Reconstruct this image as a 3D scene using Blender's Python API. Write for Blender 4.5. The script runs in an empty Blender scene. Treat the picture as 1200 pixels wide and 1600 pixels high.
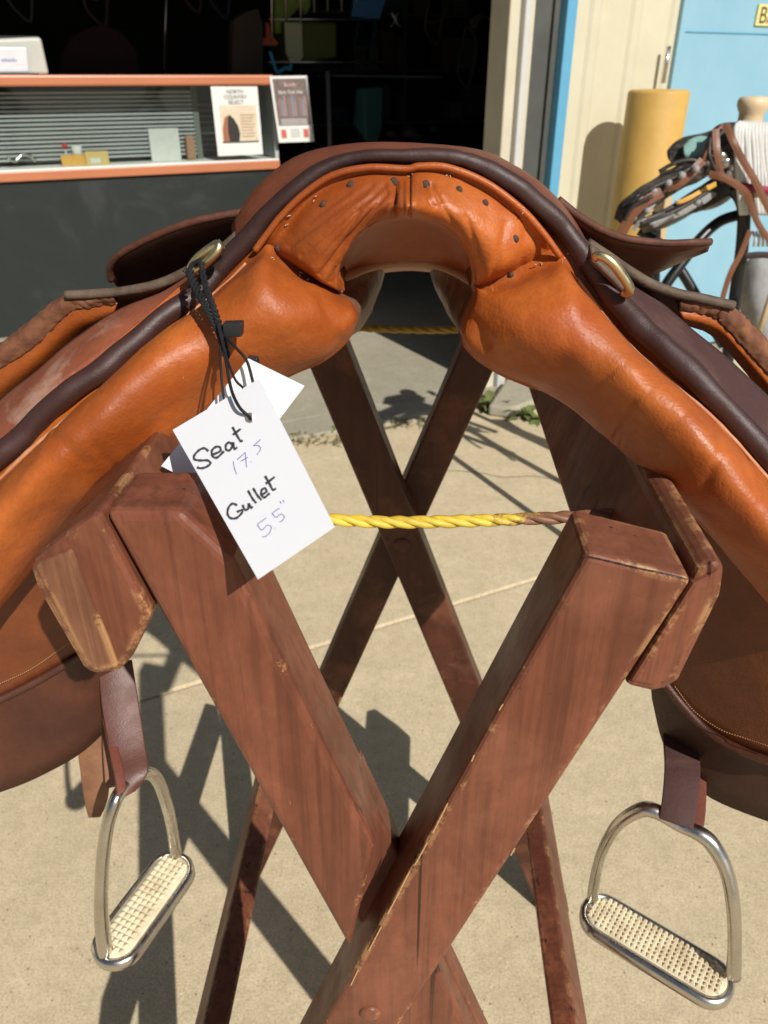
import bpy, bmesh, math, random
import numpy as np
from mathutils import Vector, Matrix, noise
random.seed(7)
R = math.radians
# ------------------------------------------------------------------ camera, world, sun, exposure
PITCH = R(29.6); YAW = R(2.7); CH = 1.22; FPX = 1200.0
S = bpy.context.scene
col = S.collection
cam_d = bpy.data.cameras.new("camera"); cam = bpy.data.objects.new("camera", cam_d); col.objects.link(cam)
cam.location = (0, 0, CH); cam.rotation_euler = (math.pi/2 - PITCH, 0, YAW)
cam_d.sensor_fit = 'HORIZONTAL'; cam_d.sensor_width = 36; cam_d.lens = 36*FPX/1200
cam_d.clip_start = 0.02; cam_d.clip_end = 500
cam_d.dof.use_dof = True; cam_d.dof.focus_distance = 0.42; cam_d.dof.aperture_fstop = 22
S.camera = cam
S.render.resolution_x = 768; S.render.resolution_y = 1024
SUNV = Vector((-.677, 1.04, -1.0)).normalized()          # direction the light travels
w = bpy.data.worlds.new("World"); S.world = w; w.use_nodes = True
nt = w.node_tree; nt.nodes.clear()
sky = nt.nodes.new('ShaderNodeTexSky'); sky.sky_type = 'NISHITA'; sky.sun_disc = False
sky.sun_elevation = math.asin(-SUNV.z); sky.sun_rotation = math.atan2(-SUNV.x, -SUNV.y)
bg = nt.nodes.new('ShaderNodeBackground'); bg.inputs[1].default_value = 0.05
wo = nt.nodes.new('ShaderNodeOutputWorld')
nt.links.new(sky.outputs[0], bg.inputs[0]); nt.links.new(bg.outputs[0], wo.inputs[0])
sd = bpy.data.lights.new("sun", 'SUN'); sd.energy = 5.0; sd.angle = R(0.5); sd.color = (1, .955, .88)
so = bpy.data.objects.new("sun", sd); col.objects.link(so)
so.rotation_euler = SUNV.to_track_quat('-Z', 'Y').to_euler()
S.view_settings.view_transform = 'Standard'; S.view_settings.look = 'None'
S.view_settings.exposure = 0.0; S.view_settings.gamma = 1.0; S.view_settings.use_curve_mapping = False

# ------------------------------------------------------------------ geometry helpers
FW = np.array([-math.sin(YAW)*math.cos(PITCH), math.cos(YAW)*math.cos(PITCH), -math.sin(PITCH)])
RT = np.array([math.cos(YAW), math.sin(YAW), 0.0]); UP = np.cross(RT, FW); CC = np.array([0, 0, CH])
def ray(x, y): return FW + RT*((x-600)/FPX) - UP*((y-800)/FPX)
def P(x, y, Y):                      # survey point -> place on the upright plane Y metres in front
    d = ray(x, y); return CC + d*(Y/d[1])
def G(x, y, Z=0.0):                  # survey point -> place on the level plane of height Z
    d = ray(x, y); return CC + d*((Z-CH)/d[2])
U2 = np.array([.875, .485, 0]); U2 /= np.linalg.norm(U2); NIN = np.array([-U2[1], U2[0], 0])
O2 = np.array([.396, 3.349, 0])
def W(a, d, z): return O2 + U2*a + NIN*d + np.array([0, 0, z])      # building frame: along wall, inwards, up
def PW(x, y, d):                     # survey point -> plane parallel to the building front, d inside it
    r = ray(x, y); o = O2 + NIN*d
    return CC + r*(np.dot(NIN, o-CC)/np.dot(NIN, r))
def loc(p):                          # world -> building frame
    q = np.array(p)-O2; return np.array([q@U2, q@NIN, p[2]])
def cr(pts, n):                      # Catmull-Rom through rows of numbers, n samples per span
    p = np.array(pts, float); out = []
    e = np.vstack([2*p[0]-p[1], p, 2*p[-1]-p[-2]])
    for i in range(1, len(e)-2):
        a, b, c, d = e[i-1], e[i], e[i+1], e[i+2]
        for k in range(n):
            t = k/n
            out.append(.5*((2*b)+(c-a)*t+(2*a-5*b+4*c-d)*t*t+(-a+3*b-3*c+d)*t**3))
    out.append(p[-1]); return np.array(out)
def lerp(a, b, t): return np.array(a)*(1-t)+np.array(b)*t

def tag(o, label=None, cat=None, group=None, kind=None):
    if label: o['label'] = label
    if cat: o['category'] = cat
    if group: o['group'] = group
    if kind: o['kind'] = kind
    return o
def empty(name, at, label=None, cat=None, group=None):
    o = bpy.data.objects.new(name, None); col.objects.link(o); o.location = tuple(at)
    o.empty_display_size = .05
    return tag(o, label, cat, group)
ORG = {}
def org(o):
    v = np.array(o.location[:]);
    if o.parent: v = v + org(o.parent)
    return v
def mesh(name, verts, faces, mat, parent=None, smooth=True, bevel=0, seg=2, solid=0, origin=None, sub=0):
    v = np.array([tuple(q) for q in verts], float)
    if parent is not None: o0 = org(parent)
    elif origin is not None: o0 = np.array(origin, float)
    else: o0 = np.array([(v[:,0].min()+v[:,0].max())/2, (v[:,1].min()+v[:,1].max())/2, v[:,2].min()])
    me = bpy.data.meshes.new(name)
    me.from_pydata((v-o0).tolist(), [], [list(map(int, f)) for f in faces]); me.update()
    me.materials.append(mat)
    bm = bmesh.new(); bm.from_mesh(me); bmesh.ops.recalc_face_normals(bm, faces=bm.faces); bm.to_mesh(me); bm.free()
    if smooth:
        for p in me.polygons: p.use_smooth = True
    ob = bpy.data.objects.new(name, me); col.objects.link(ob)
    if parent is not None: ob.parent = parent
    else: ob.location = tuple(o0)
    if solid:
        m = ob.modifiers.new('s', 'SOLIDIFY'); m.thickness = solid; m.offset = 0
    if bevel:
        m = ob.modifiers.new('b', 'BEVEL'); m.width = bevel; m.segments = seg; m.limit_method = 'ANGLE'; m.angle_limit = R(35)
        m.harden_normals = False
    if sub:
        m = ob.modifiers.new('u', 'SUBSURF'); m.levels = sub; m.render_levels = sub
    return ob
def merge(parts):
    V, F = [], []
    for v, f in parts:
        o = len(V); V += [tuple(q) for q in v]; F += [[i+o for i in g] for g in f]
    return V, F
def grid(rows, close_u=False):
    n, m = len(rows), len(rows[0]); V = [tuple(p) for r in rows for p in r]; F = []
    for i in range(n-1):
        for j in range(m - (0 if close_u else 1)):
            k = (j+1) % m
            F.append((i*m+j, i*m+k, (i+1)*m+k, (i+1)*m+j))
    return V, F
def tubeg(pts, r, n=10, flat=1.0, nrm=None, cap=True, twist=0):
    p = np.array([tuple(q) for q in pts], float); N = len(p)
    r = np.full(N, r) if np.isscalar(r) else np.array(r)
    t = np.gradient(p, axis=0); t /= np.linalg.norm(t, axis=1)[:, None]+1e-12
    a = np.array([0, 0, 1.]) if abs(t[0][2]) < .9 else np.array([0, 1., 0])
    rows = []
    for i in range(N):
        a = a - t[i]*(a@t[i]); a /= np.linalg.norm(a)
        if nrm is not None:
            a = np.array(nrm, float); a -= t[i]*(a@t[i]); a /= np.linalg.norm(a)
        b = np.cross(t[i], a)
        rows.append([p[i] + r[i]*(math.cos(q)*a*flat + math.sin(q)*b) for q in [2*math.pi*k/n+twist for k in range(n)]])
    V, F = grid(rows, True)
    if cap:
        F.append(tuple(range(n))); F.append(tuple(range((N-1)*n, N*n)))
    return V, F
def tube(name, pts, r, mat, parent=None, n=10, **k):
    kk = {q: k.pop(q) for q in ('flat', 'nrm', 'cap') if q in k}
    V, F = tubeg(pts, r, n, **kk); return mesh(name, V, F, mat, parent, **k)
def prismg(poly, ext):               # poly: 3D loop, ext: vector
    n = len(poly); a = [np.array(q, float) for q in poly]; b = [q+np.array(ext) for q in a]
    F = [tuple(range(n)), tuple(range(2*n-1, n-1, -1))] + [(i, (i+1) % n, n+(i+1) % n, n+i) for i in range(n)]
    return a+b, F
def prism(name, poly, ext, mat, parent=None, **k):
    V, F = prismg(poly, ext); k.setdefault('smooth', False); return mesh(name, V, F, mat, parent, **k)
def boxw(a0, a1, d0, d1, z0, z1):    # box in the building frame
    return prismg([W(a0, d0, z0), W(a1, d0, z0), W(a1, d1, z0), W(a0, d1, z0)], (0, 0, z1-z0))
def bw(name, a0, a1, d0, d1, z0, z1, mat, parent=None, **k):
    V, F = boxw(a0, a1, d0, d1, z0, z1); k.setdefault('smooth', False); return mesh(name, V, F, mat, parent, **k)
def proj(V):
    q = np.array(V)-CC; z = q@FW; return 600+FPX*(q@RT)/z, 800-FPX*(q@UP)/z
def crease(V, normals, lines):       # lines: (x0,y0,x1,y1,width px,depth m)
    V = np.array(V, float); x, y = proj(V); D = np.zeros(len(V))
    for x0, y0, x1, y1, wd, dep in lines:
        L = (x1-x0)**2+(y1-y0)**2; t = np.clip(((x-x0)*(x1-x0)+(y-y0)*(y1-y0))/L, 0, 1)
        dd = np.hypot(x-(x0+t*(x1-x0)), y-(y0+t*(y1-y0)))
        D += -dep*np.exp(-(dd/wd)**2)
    return V + normals*D[:, None]
def gnorm(rows):
    A = np.array(rows, float); du = np.gradient(A, axis=1); dv = np.gradient(A, axis=0)
    n = np.cross(du, dv); n /= np.linalg.norm(n, axis=2)[:, :, None]+1e-12
    return n
def toward(rows, n):
    A = np.array(rows, float); s = np.sign(np.sum(n*(CC-A), axis=2)); s[s == 0] = 1
    return n*s[:, :, None]

# ------------------------------------------------------------------ material helpers
def mat(name, colr, rough=.6, metal=0, spec=.5, coat=0):
    m = bpy.data.materials.new(name); m.use_nodes = True
    b = m.node_tree.nodes['Principled BSDF']
    b.inputs['Base Color'].default_value = (*colr, 1); b.inputs['Roughness'].default_value = rough
    b.inputs['Metallic'].default_value = metal; b.inputs['Specular IOR Level'].default_value = spec
    b.inputs['Coat Weight'].default_value = coat
    return m
class NB:
    def __init__(s, m):
        s.m = m; s.t = m.node_tree; s.b = s.t.nodes['Principled BSDF']
        s.tc = s.t.nodes.new('ShaderNodeTexCoord'); s.vec = s.tc.outputs['Object']
    def link(s, a, b): s.t.links.new(a, b)
    def mapn(s, sc=(1, 1, 1), rot=(0, 0, 0), vec=None):
        n = s.t.nodes.new('ShaderNodeMapping'); n.inputs['Scale'].default_value = sc; n.inputs['Rotation'].default_value = rot
        s.link(vec or s.vec, n.inputs['Vector']); return n.outputs[0]
    def noise(s, sc, det=4, rough=.55, vec=None, dist=0):
        n = s.t.nodes.new('ShaderNodeTexNoise'); n.inputs['Scale'].default_value = sc; n.inputs['Detail'].default_value = det
        n.inputs['Roughness'].default_value = rough; n.inputs['Distortion'].default_value = dist
        s.link(vec or s.vec, n.inputs['Vector']); return n.outputs['Fac']
    def voro(s, sc, vec=None, feat='F1'):
        n = s.t.nodes.new('ShaderNodeTexVoronoi'); n.inputs['Scale'].default_value = sc; n.feature = feat
        s.link(vec or s.vec, n.inputs['Vector']); return n.outputs['Distance']
    def ramp(s, f, stops):
        n = s.t.nodes.new('ShaderNodeValToRGB'); e = n.color_ramp.elements
        while len(e) < len(stops): e.new(.5)
        for i, (p, c) in enumerate(stops):
            e[i].position = p; c = c if hasattr(c, '__len__') else (c, c, c); e[i].color = (*c, 1)
        s.link(f, n.inputs[0]); return n.outputs[0]
    def mix(s, f, a, b, mode='MIX'):
        n = s.t.nodes.new('ShaderNodeMix'); n.data_type = 'RGBA'; n.blend_type = mode
        for v, i in ((f, 0), (a, 6), (b, 7)):
            if hasattr(v, 'is_linked') or hasattr(v, 'links'): s.link(v, n.inputs[i])
            elif i == 0: n.inputs[0].default_value = v
            else: n.inputs[i].default_value = (*v, 1) if hasattr(v, '__len__') else (v, v, v, 1)
        return n.outputs[2]
    def math(s, op, a, b=0.0):
        n = s.t.nodes.new('ShaderNodeMath'); n.operation = op
        for v, i in ((a, 0), (b, 1)):
            if hasattr(v, 'links'): s.link(v, n.inputs[i])
            else: n.inputs[i].default_value = v
        return n.outputs[0]
    def col(s, c): s.link(c, s.b.inputs['Base Color'])
    def rough(s, c): s.link(c, s.b.inputs['Roughness'])
    def bump(s, h, dist=.001, st=1.0):
        n = s.t.nodes.new('ShaderNodeBump'); n.inputs['Distance'].default_value = dist; n.inputs['Strength'].default_value = st
        s.link(h, n.inputs['Height'])
        if s.b.inputs['Normal'].is_linked: s.link(s.b.inputs['Normal'].links[0].from_socket, n.inputs['Normal'])
        s.link(n.outputs[0], s.b.inputs['Normal'])
    def edge(s, r=.003):             # 0..1 how close to a sharp edge
        n = s.t.nodes.new('ShaderNodeBevel'); n.samples = 4; n.inputs['Radius'].default_value = r
        g = s.t.nodes.new('ShaderNodeNewGeometry')
        d = s.t.nodes.new('ShaderNodeVectorMath'); d.operation = 'DOT_PRODUCT'
        s.link(n.outputs[0], d.inputs[0]); s.link(g.outputs['Normal'], d.inputs[1])
        return s.math('SUBTRACT', 1.0, d.outputs['Value'])

def wood_mat(name, rot, a=(.165, .052, .028), b=(.245, .083, .046), worn=.5, dark=(.085, .028, .016)):
    m = mat(name, a, .5, spec=.3); n = NB(m)
    g1 = n.noise(26, 6, .6, n.mapn((1.6, 1.6, .07), rot), .25)
    c = n.mix(n.ramp(g1, [(.36, 0), (.66, 1)]), a, b)
    g2 = n.noise(120, 5, .65, n.mapn((1.5, 1.5, .035), rot))
    c = n.mix(n.ramp(g2, [(.47, 0), (.62, .60)]), c, dark)
    bl = n.noise(7, 6, .65, n.mapn((1, 1, .45), rot), .6)
    c = n.mix(n.ramp(bl, [(.42, 0), (.66, .65)]), c, [q*.48 for q in a])
    c = n.mix(n.ramp(n.noise(45, 6, .75, n.mapn((1, 1, .4), rot)), [(.40, .45), (.58, 0)]), c, [q*.6 for q in a])
    c = n.mix(n.ramp(n.noise(11, 5, .65, dist=.4), [(.50, 0), (.72, .45)]), c, (.31, .125, .070))
    pt = n.noise(210, 3, .6); c = n.mix(n.ramp(pt, [(.70, 0), (.75, .8)]), c, dark)
    ck = n.noise(30, 3, .6, n.mapn((3, 3, .05), rot))
    ckm = n.ramp(ck, [(.665, 0), (.69, 1)]); c = n.mix(n.math('MULTIPLY', ckm, .9), c, (.03, .012, .008))
    sc = n.noise(90, 3, .8, n.mapn((5, 5, .25), (rot[0], rot[1]+.25, rot[2]+.3)))
    c = n.mix(n.ramp(sc, [(.735, 0), (.76, .8)]), c, (.42, .22, .12))
    e = n.edge(.0045); en = n.noise(30, 6, .8)
    f = n.math('MULTIPLY', n.ramp(e, [(.010, 0), (.035, 1)]), n.ramp(en, [(.665-worn*.22, 0), (.72-worn*.22, .9)]))
    c = n.mix(f, c, (.50, .28, .12)); n.col(c)
    n.rough(n.ramp(n.noise(22, 5, .6), [(.32, .30), (.70, .58)]))
    n.bump(g1, .0012, .35); n.bump(g2, .0005, .5); n.bump(bl, .003, .25); n.bump(ckm, .0010, -.8); n.bump(n.noise(170, 4), .0004, .4)
    return m
def leather_mat(name, a, b, rough=(.34, .55), grain=700, bump=.5, marks=None, mott=18, spec=.5, blotch=None, burn=0):
    m = mat(name, a, .4, spec=spec); n = NB(m)
    c = n.mix(n.ramp(n.noise(mott, 5, .6), [(.32, 0), (.70, 1)]), a, b)
    c = n.mix(n.ramp(n.noise(260, 4, .7), [(.35, .22), (.62, 0)]), c, [q*.55 for q in a])
    if marks: c = n.mix(n.ramp(n.noise(150, 3, .7, n.mapn((1, 3, 1), (.4, .3, .9))), [(.735, 0), (.765, .75)]), c, marks)
    if blotch:
        c = n.mix(n.ramp(n.noise(24, 5, .65, dist=.6), [(.54, 0), (.68, .7)]), c, blotch)
    n.col(c); n.rough(n.ramp(n.noise(30, 5, .6), [(.3, rough[0]), (.7, rough[1])]))
    if burn:
        n.col(n.mix(n.ramp(n.noise(7, 5, .6, dist=.5), [(.40, burn), (.62, 0)]), c, [q*.45 for q in a]))
        cv = n.voro(170, n.mapn((1, 1, 1.6), (.3, .2, .5)), 'DISTANCE_TO_EDGE'); n.bump(n.ramp(cv, [(0, 0), (.25, 1)]), .0004, .05)
        cf = n.noise(75, 6, .75, n.mapn((1, 2.5, 1), (.5, .2, .8)), 1.2); n.bump(cf, .0010, .34); n.bump(n.ramp(n.noise(34, 7, .8, n.mapn((1, 3.2, 1), (.2, .6, 1.1)), 1.6), [(.46, 0), (.50, 1), (.54, 0)]), .0007, -.35)
    v = n.voro(grain, feat='F1'); n.bump(v, .0004, bump*.4)
    n.bump(n.noise(grain*.12, 5, .65), .0012, bump*.5)
    n.bump(n.noise(16, 4, .6, n.mapn((1, 1, 2.2), (.2, .5, .3)), .4), .004, bump*.25)
    return m

M = {}
def plain(name, c, r=.7, mott=None, bumpy=0, scale=8, metal=0):
    m = mat(name, c, r, metal); n = NB(m)
    if mott: n.col(n.mix(n.ramp(n.noise(scale, 6, .65), [(.35, 0), (.72, 1)]), c, mott))
    if bumpy: n.bump(n.noise(scale*12, 4), .001, bumpy)
    return m
M['wood_l'] = wood_mat('painted_wood_left', (0, R(18.3), 0), worn=.25)
M['wood_r'] = wood_mat('painted_wood_right', (0, -R(18.3), 0), worn=.75)
M['wood_y'] = wood_mat('painted_wood_rail', (R(90), 0, 0), worn=.7, a=(.16, .050, .026))
M['wood_shaded'] = wood_mat('shaded_wood_far', (0, 0, 0), a=(.065, .020, .011), b=(.095, .031, .017), worn=.15)  # near legs' paint darkened: shade under the saddle is put into the colour
M['grain_end'] = wood_mat('worn_end_grain', (R(90), R(40), 0), a=(.17, .070, .038), b=(.25, .115, .062), worn=.8)
M['orange'] = leather_mat('orange_leather', (.38, .078, .012), (.55, .150, .024), rough=(.36, .56), grain=560, bump=.75, spec=.45, marks=(.70, .40, .20), burn=.55)
M['lining'] = leather_mat('gullet_leather', (.40, .090, .016), (.50, .130, .026), rough=(.38, .55), mott=12, burn=.4)
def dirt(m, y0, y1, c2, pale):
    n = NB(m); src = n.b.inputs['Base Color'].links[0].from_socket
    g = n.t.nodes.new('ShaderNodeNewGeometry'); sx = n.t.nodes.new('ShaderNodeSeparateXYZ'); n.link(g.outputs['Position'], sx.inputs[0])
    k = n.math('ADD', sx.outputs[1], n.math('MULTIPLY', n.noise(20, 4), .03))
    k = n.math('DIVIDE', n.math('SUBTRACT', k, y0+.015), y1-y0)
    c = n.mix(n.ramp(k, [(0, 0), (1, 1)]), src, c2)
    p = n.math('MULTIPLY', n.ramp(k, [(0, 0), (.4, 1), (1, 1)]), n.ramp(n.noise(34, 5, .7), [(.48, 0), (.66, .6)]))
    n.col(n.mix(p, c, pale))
M['seam'] = leather_mat('worn_seam_leather', (.46, .17, .07), (.58, .28, .14), rough=(.5, .7), mott=80)
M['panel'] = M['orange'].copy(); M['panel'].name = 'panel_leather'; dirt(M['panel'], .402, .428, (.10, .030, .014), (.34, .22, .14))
M['welt'] = leather_mat('maroon_leather', (.040, .015, .013), (.062, .024, .019), rough=(.44, .6), grain=1100, bump=.3, burn=.5, marks=(.20, .09, .05))
M['brown'] = leather_mat('brown_leather', (.13, .034, .014), (.20, .056, .022), rough=(.38, .6), marks=(.30, .14, .07))
M['suede'] = leather_mat('worn_suede', (.22, .055, .022), (.30, .085, .035), rough=(.7, .85), grain=500, bump=.9, blotch=(.42, .27, .20), mott=30)
M['suede_d'] = leather_mat('dark_suede', (.055, .022, .020), (.080, .032, .026), rough=(.7, .85), grain=500, bump=.7, blotch=(.12, .06, .05))
M['edge'] = leather_mat('leather_cut_edge', (.12, .038, .018), (.27, .11, .048), rough=(.7, .9), grain=250, bump=1.6, marks=(.55, .33, .16), mott=90)
M['edge_d'] = leather_mat('dark_cut_edge', (.075, .024, .012), (.13, .045, .022), rough=(.6, .8), grain=300, bump=1.2, marks=(.35, .18, .10), mott=80)
M['edge_g'] = leather_mat('grey_cut_edge', (.07, .045, .030), (.16, .11, .075), rough=(.6, .8), grain=300, bump=1.4, marks=(.35, .25, .16), mott=70)
M['flap'] = leather_mat('flap_leather', (.085, .024, .013), (.125, .038, .018), rough=(.35, .6), marks=(.25, .12, .07), mott=14, burn=.8)
M['flap_shaded'] = leather_mat('shaded_flap_leather', (.050, .019, .011), (.075, .028, .016), rough=(.45, .7), mott=14)  # darker copy of the flap leather, shade put into its colour
M['sweat'] = leather_mat('sweat_flap_leather', (.15, .038, .010), (.21, .056, .014), rough=(.4, .6), mott=10, burn=.6)
M['strap'] = leather_mat('strap_leather', (.085, .026, .016), (.125, .044, .030), rough=(.4, .6), marks=(.3, .2, .15))
M['strap_tan'] = leather_mat('tan_strap_leather', (.17, .072, .036), (.27, .13, .065), rough=(.5, .7), mott=40)
M['strap_red'] = leather_mat('strap_edge', (.14, .038, .022), (.20, .06, .035), rough=(.5, .7))
def metal_mat(name, c, r=.22):
    m = mat(name, c, r, 1); n = NB(m); n.rough(n.ramp(n.noise(60, 5, .7), [(.3, r*.7), (.75, r*1.9)]))
    n.col(n.mix(n.ramp(n.noise(35, 4, .6), [(.45, 0), (.75, .5)]), c, [q*.55 for q in c])); n.bump(n.noise(120, 3), .0003, .25); return m
M['steel'] = metal_mat('worn_steel', (.60, .57, .52), .22)
M['brass'] = metal_mat('brass', (.62, .52, .30), .3)
M['nail'] = plain('nail_head', (.10, .055, .035), .7, (.045, .032, .026), .4, 300, .3)
def rubber():
    m = mat('cream_rubber', (.66, .57, .39), .75, spec=.25); n = NB(m)
    n.col(n.mix(n.ramp(n.noise(70, 4), [(.45, 0), (.75, .6)]), (.74, .66, .47), (.38, .26, .14))); return m
M['rubber'] = rubber()
def card():
    m = mat('white_card', (.80, .80, .84), .8, spec=.2); n = NB(m); n.bump(n.noise(400, 3), .0002, .3); return m
M['card'] = card()
M['cord'] = mat('black_cord', (.012, .012, .013), .7, spec=.3)
M['toggle'] = mat('black_plastic', (.018, .019, .021), .4)
M['marker'] = mat('grey_marker_ink', (.055, .052, .058), .8)
M['pen'] = mat('blue_pen_ink', (.14, .14, .42), .8)
def rope_mat(name, a, b, x0=None):
    m = mat(name, a, .55); n = NB(m)
    f = n.noise(220, 4, .7, n.mapn((.2, 1, 1)))
    c = n.mix(n.ramp(f, [(.4, 0), (.65, .6)]), a, b)
    if x0 is not None:
        g = n.t.nodes.new('ShaderNodeNewGeometry'); sx = n.t.nodes.new('ShaderNodeSeparateXYZ'); n.link(g.outputs['Position'], sx.inputs[0])
        k = n.math('ADD', n.math('MULTIPLY', n.math('SUBTRACT', sx.outputs[0], x0), 13.0), n.math('MULTIPLY', n.noise(120, 5, .8), 1.5))
        c = n.mix(n.ramp(k, [(.75, 0), (1.0, 1)]), c, (.22, .10, .055))
    n.col(c); n.bump(f, .0006, .8); return m
M['rope'] = rope_mat('yellow_rope', (.72, .53, .06), (.50, .33, .04), .043)
M['rope2'] = rope_mat('old_yellow_rope', (.40, .26, .04), (.26, .16, .03))
M['thread'] = mat('pale_thread', (.52, .38, .24), .8)
M['stitch'] = mat('stitch_thread', (.40, .22, .10), .8)

def concrete(name, a, b, streak=True):
    m = mat(name, a, .85, spec=.25); n = NB(m); n.vec = n.t.nodes.new('ShaderNodeNewGeometry').outputs['Position']
    c = n.mix(n.ramp(n.noise(1.6, 7, .68, dist=.5), [(.30, 0), (.70, 1)]), a, b)
    c = n.mix(n.ramp(n.noise(9, 7, .72), [(.36, .42), (.60, 0)]), c, [q*.70 for q in a])
    c = n.mix(n.ramp(n.noise(46, 6, .75), [(.36, .50), (.56, 0)]), c, [q*.70 for q in a])
    c = n.mix(n.ramp(n.noise(250, 3, .7), [(.36, .60), (.50, 0)]), c, [q*.50 for q in a])
    c = n.mix(n.ramp(n.noise(330, 2, .6), [(.56, 0), (.70, .6)]), c, [min(1, q*1.28) for q in b])
    sp = n.voro(42); c = n.mix(n.ramp(sp, [(.045, .8), (.10, 0)]), c, (.13, .10, .065))
    if streak:
        s = n.noise(5, 7, .8, n.mapn((7, .7, 1), (0, 0, R(38))))
        c = n.mix(n.ramp(s, [(.60, 0), (.78, .50)]), c, (.24, .13, .06))
        s2 = n.noise(75, 4, .7, n.mapn((2.2, .6, 1), (0, 0, R(38))))
        c = n.mix(n.ramp(s2, [(.68, 0), (.75, .75)]), c, (.15, .085, .045))
        w_ = n.noise(14, 5, .7); c = n.mix(n.ramp(w_, [(.66, 0), (.80, .35)]), c, (.62, .58, .48))
    n.col(c); n.bump(n.noise(160, 5, .75), .002, .6); n.bump(n.noise(9, 5, .6), .006, .25)
    return m
M['conc'] = concrete('driveway_concrete', (.61, .50, .325), (.72, .605, .41))
M['conc2'] = concrete('apron_concrete', (.38, .345, .26), (.47, .43, .33), False)
M['dirt'] = mat('joint_dirt', (.10, .075, .045), .95)
M['gravel'] = concrete('ground_far', (.24, .20, .14), (.30, .25, .18), False)

# ================================================================== SETTING
g0 = mesh('ground', [(-120, -120, -.02), (120, -120, -.02), (120, 120, -.02), (-120, 120, -.02)], [(0, 1, 2, 3)], M['gravel'], smooth=False)
tag(g0, kind='structure')
# driveway slabs with real joints, laid parallel to the building front
d1 = loc(G(640, 965))[1]; d3 = loc(G(560, 668))[1]
def slab(name, a0, a1, e0, e1, m, kk=0, z=0.0):
    g = .004
    V, F = boxw(a0+g, a1-g, e0+g, e1-g, -.06, z)
    o = mesh(name, V, F, m, smooth=False, bevel=.005, seg=2); tag(o, kind='structure'); return o
aj = loc(G(330, 1120))[0]
acol = [-9, -6.2, -3.6, 1.45, 4.6, 9]
for i in range(5):
    slab('driveway', acol[i], acol[i+1], d1-6, d1-3, M['conc'])
    slab('driveway', acol[i], acol[i+1], d1-3, d1, M['conc'])
    slab('driveway', acol[i], acol[i+1], d1, d3, M['conc'])
    slab('pavement', acol[i], acol[i+1], d3, .02 if i < 3 else -.02, M['conc2'], z=.006)
# hairline crack on the middle slab
cp = [G(700, 735), G(740, 738), G(790, 746), G(830, 744), G(880, 752), G(960, 764)]
ck = cr(cp, 6); ck += np.array([[random.uniform(-.004, .004), random.uniform(-.004, .004), .0012] for _ in ck])
rows = [[p+np.array([0, -.0018, 0]), p+np.array([0, .0018, 0])] for p in ck]
V, F = grid(rows); tag(mesh('crack', V, F, M['dirt'], smooth=False), kind='structure')

M['cream'] = plain('cream_metal_siding', (.60, .56, .42), .5, (.54, .50, .37), .2, 5)
M['cream2'] = plain('cream_trim', (.58, .54, .42), .5, (.50, .46, .35))
M['white'] = plain('white_trim', (.55, .55, .53), .5, (.48, .48, .46))
M['grey_d'] = plain('dark_grey_panel', (.060, .064, .060), .55, (.085, .088, .080), .2, 6)
M['blue'] = plain('blue_trim_paint', (.10, .33, .52), .45, (.12, .37, .56))
M['blue_door'] = plain('blue_door_paint', (.22, .42, .54), .5, (.27, .47, .58), .1, 3)
M['yellow'] = plain('yellow_bollard_paint', (.56, .345, .085), .6, (.47, .28, .065), .3, 9)
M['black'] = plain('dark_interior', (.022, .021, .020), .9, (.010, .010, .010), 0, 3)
M['floor_in'] = plain('store_floor_dark', (.035, .035, .032), .8, (.05, .05, .045), 0, 4)
M['tan_post'] = plain('tan_frame', (.50, .38, .22), .6)

# the store room behind the opening
def stru(o): return tag(o, kind='structure')
stru(bw('store_floor', -7, 5, .03, 8, -.06, .004, M['conc2']))
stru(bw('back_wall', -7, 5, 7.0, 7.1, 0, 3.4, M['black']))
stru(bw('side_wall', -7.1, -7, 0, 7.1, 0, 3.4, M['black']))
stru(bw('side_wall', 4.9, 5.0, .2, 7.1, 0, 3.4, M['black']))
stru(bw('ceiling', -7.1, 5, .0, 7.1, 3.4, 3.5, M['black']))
# front wall right of the opening
front = empty('store_front', W(0, 0, 0), 'cream metal clad store front wall with blue trim and grey sliding door edge', 'building')
zt = 3.5
aR = lambda px, d=0, y=150: loc(PW(px, y, d))[0]
a_j0, a_w0, a_g0, a_b0, a_b1 = aR(786), aR(803), aR(821), aR(861), aR(876)
a_door = aR(1037)
bw('door_jamb', a_j0, a_w0-.002, -.01, .12, 0, zt, M['cream2'], front, bevel=.006)
bw('jamb_trim', a_w0, a_w0+(a_g0-a_w0)*.55, -.035, .10, 0, zt, M['white'], front, bevel=.006)
bw('jamb_trim', a_w0+(a_g0-a_w0)*.55+.003, a_g0, -.02, .10, 0, zt, M['cream2'], front, bevel=.004)
bw('grey_panel', a_g0+.002, a_b0-.03, .0, .05, 0, zt, M['grey_d'], front, bevel=.003)  # flat dark grey strip between the jamb trim and the blue trim
bw('grey_panel', a_b0-.027, a_b0-.002, -.012, .05, 0, zt, M['grey_d'], front, bevel=.003)
bw('blue_trim', a_b0, a_b1, -.05, .10, 0, zt, M['blue'], front, bevel=.004)
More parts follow.
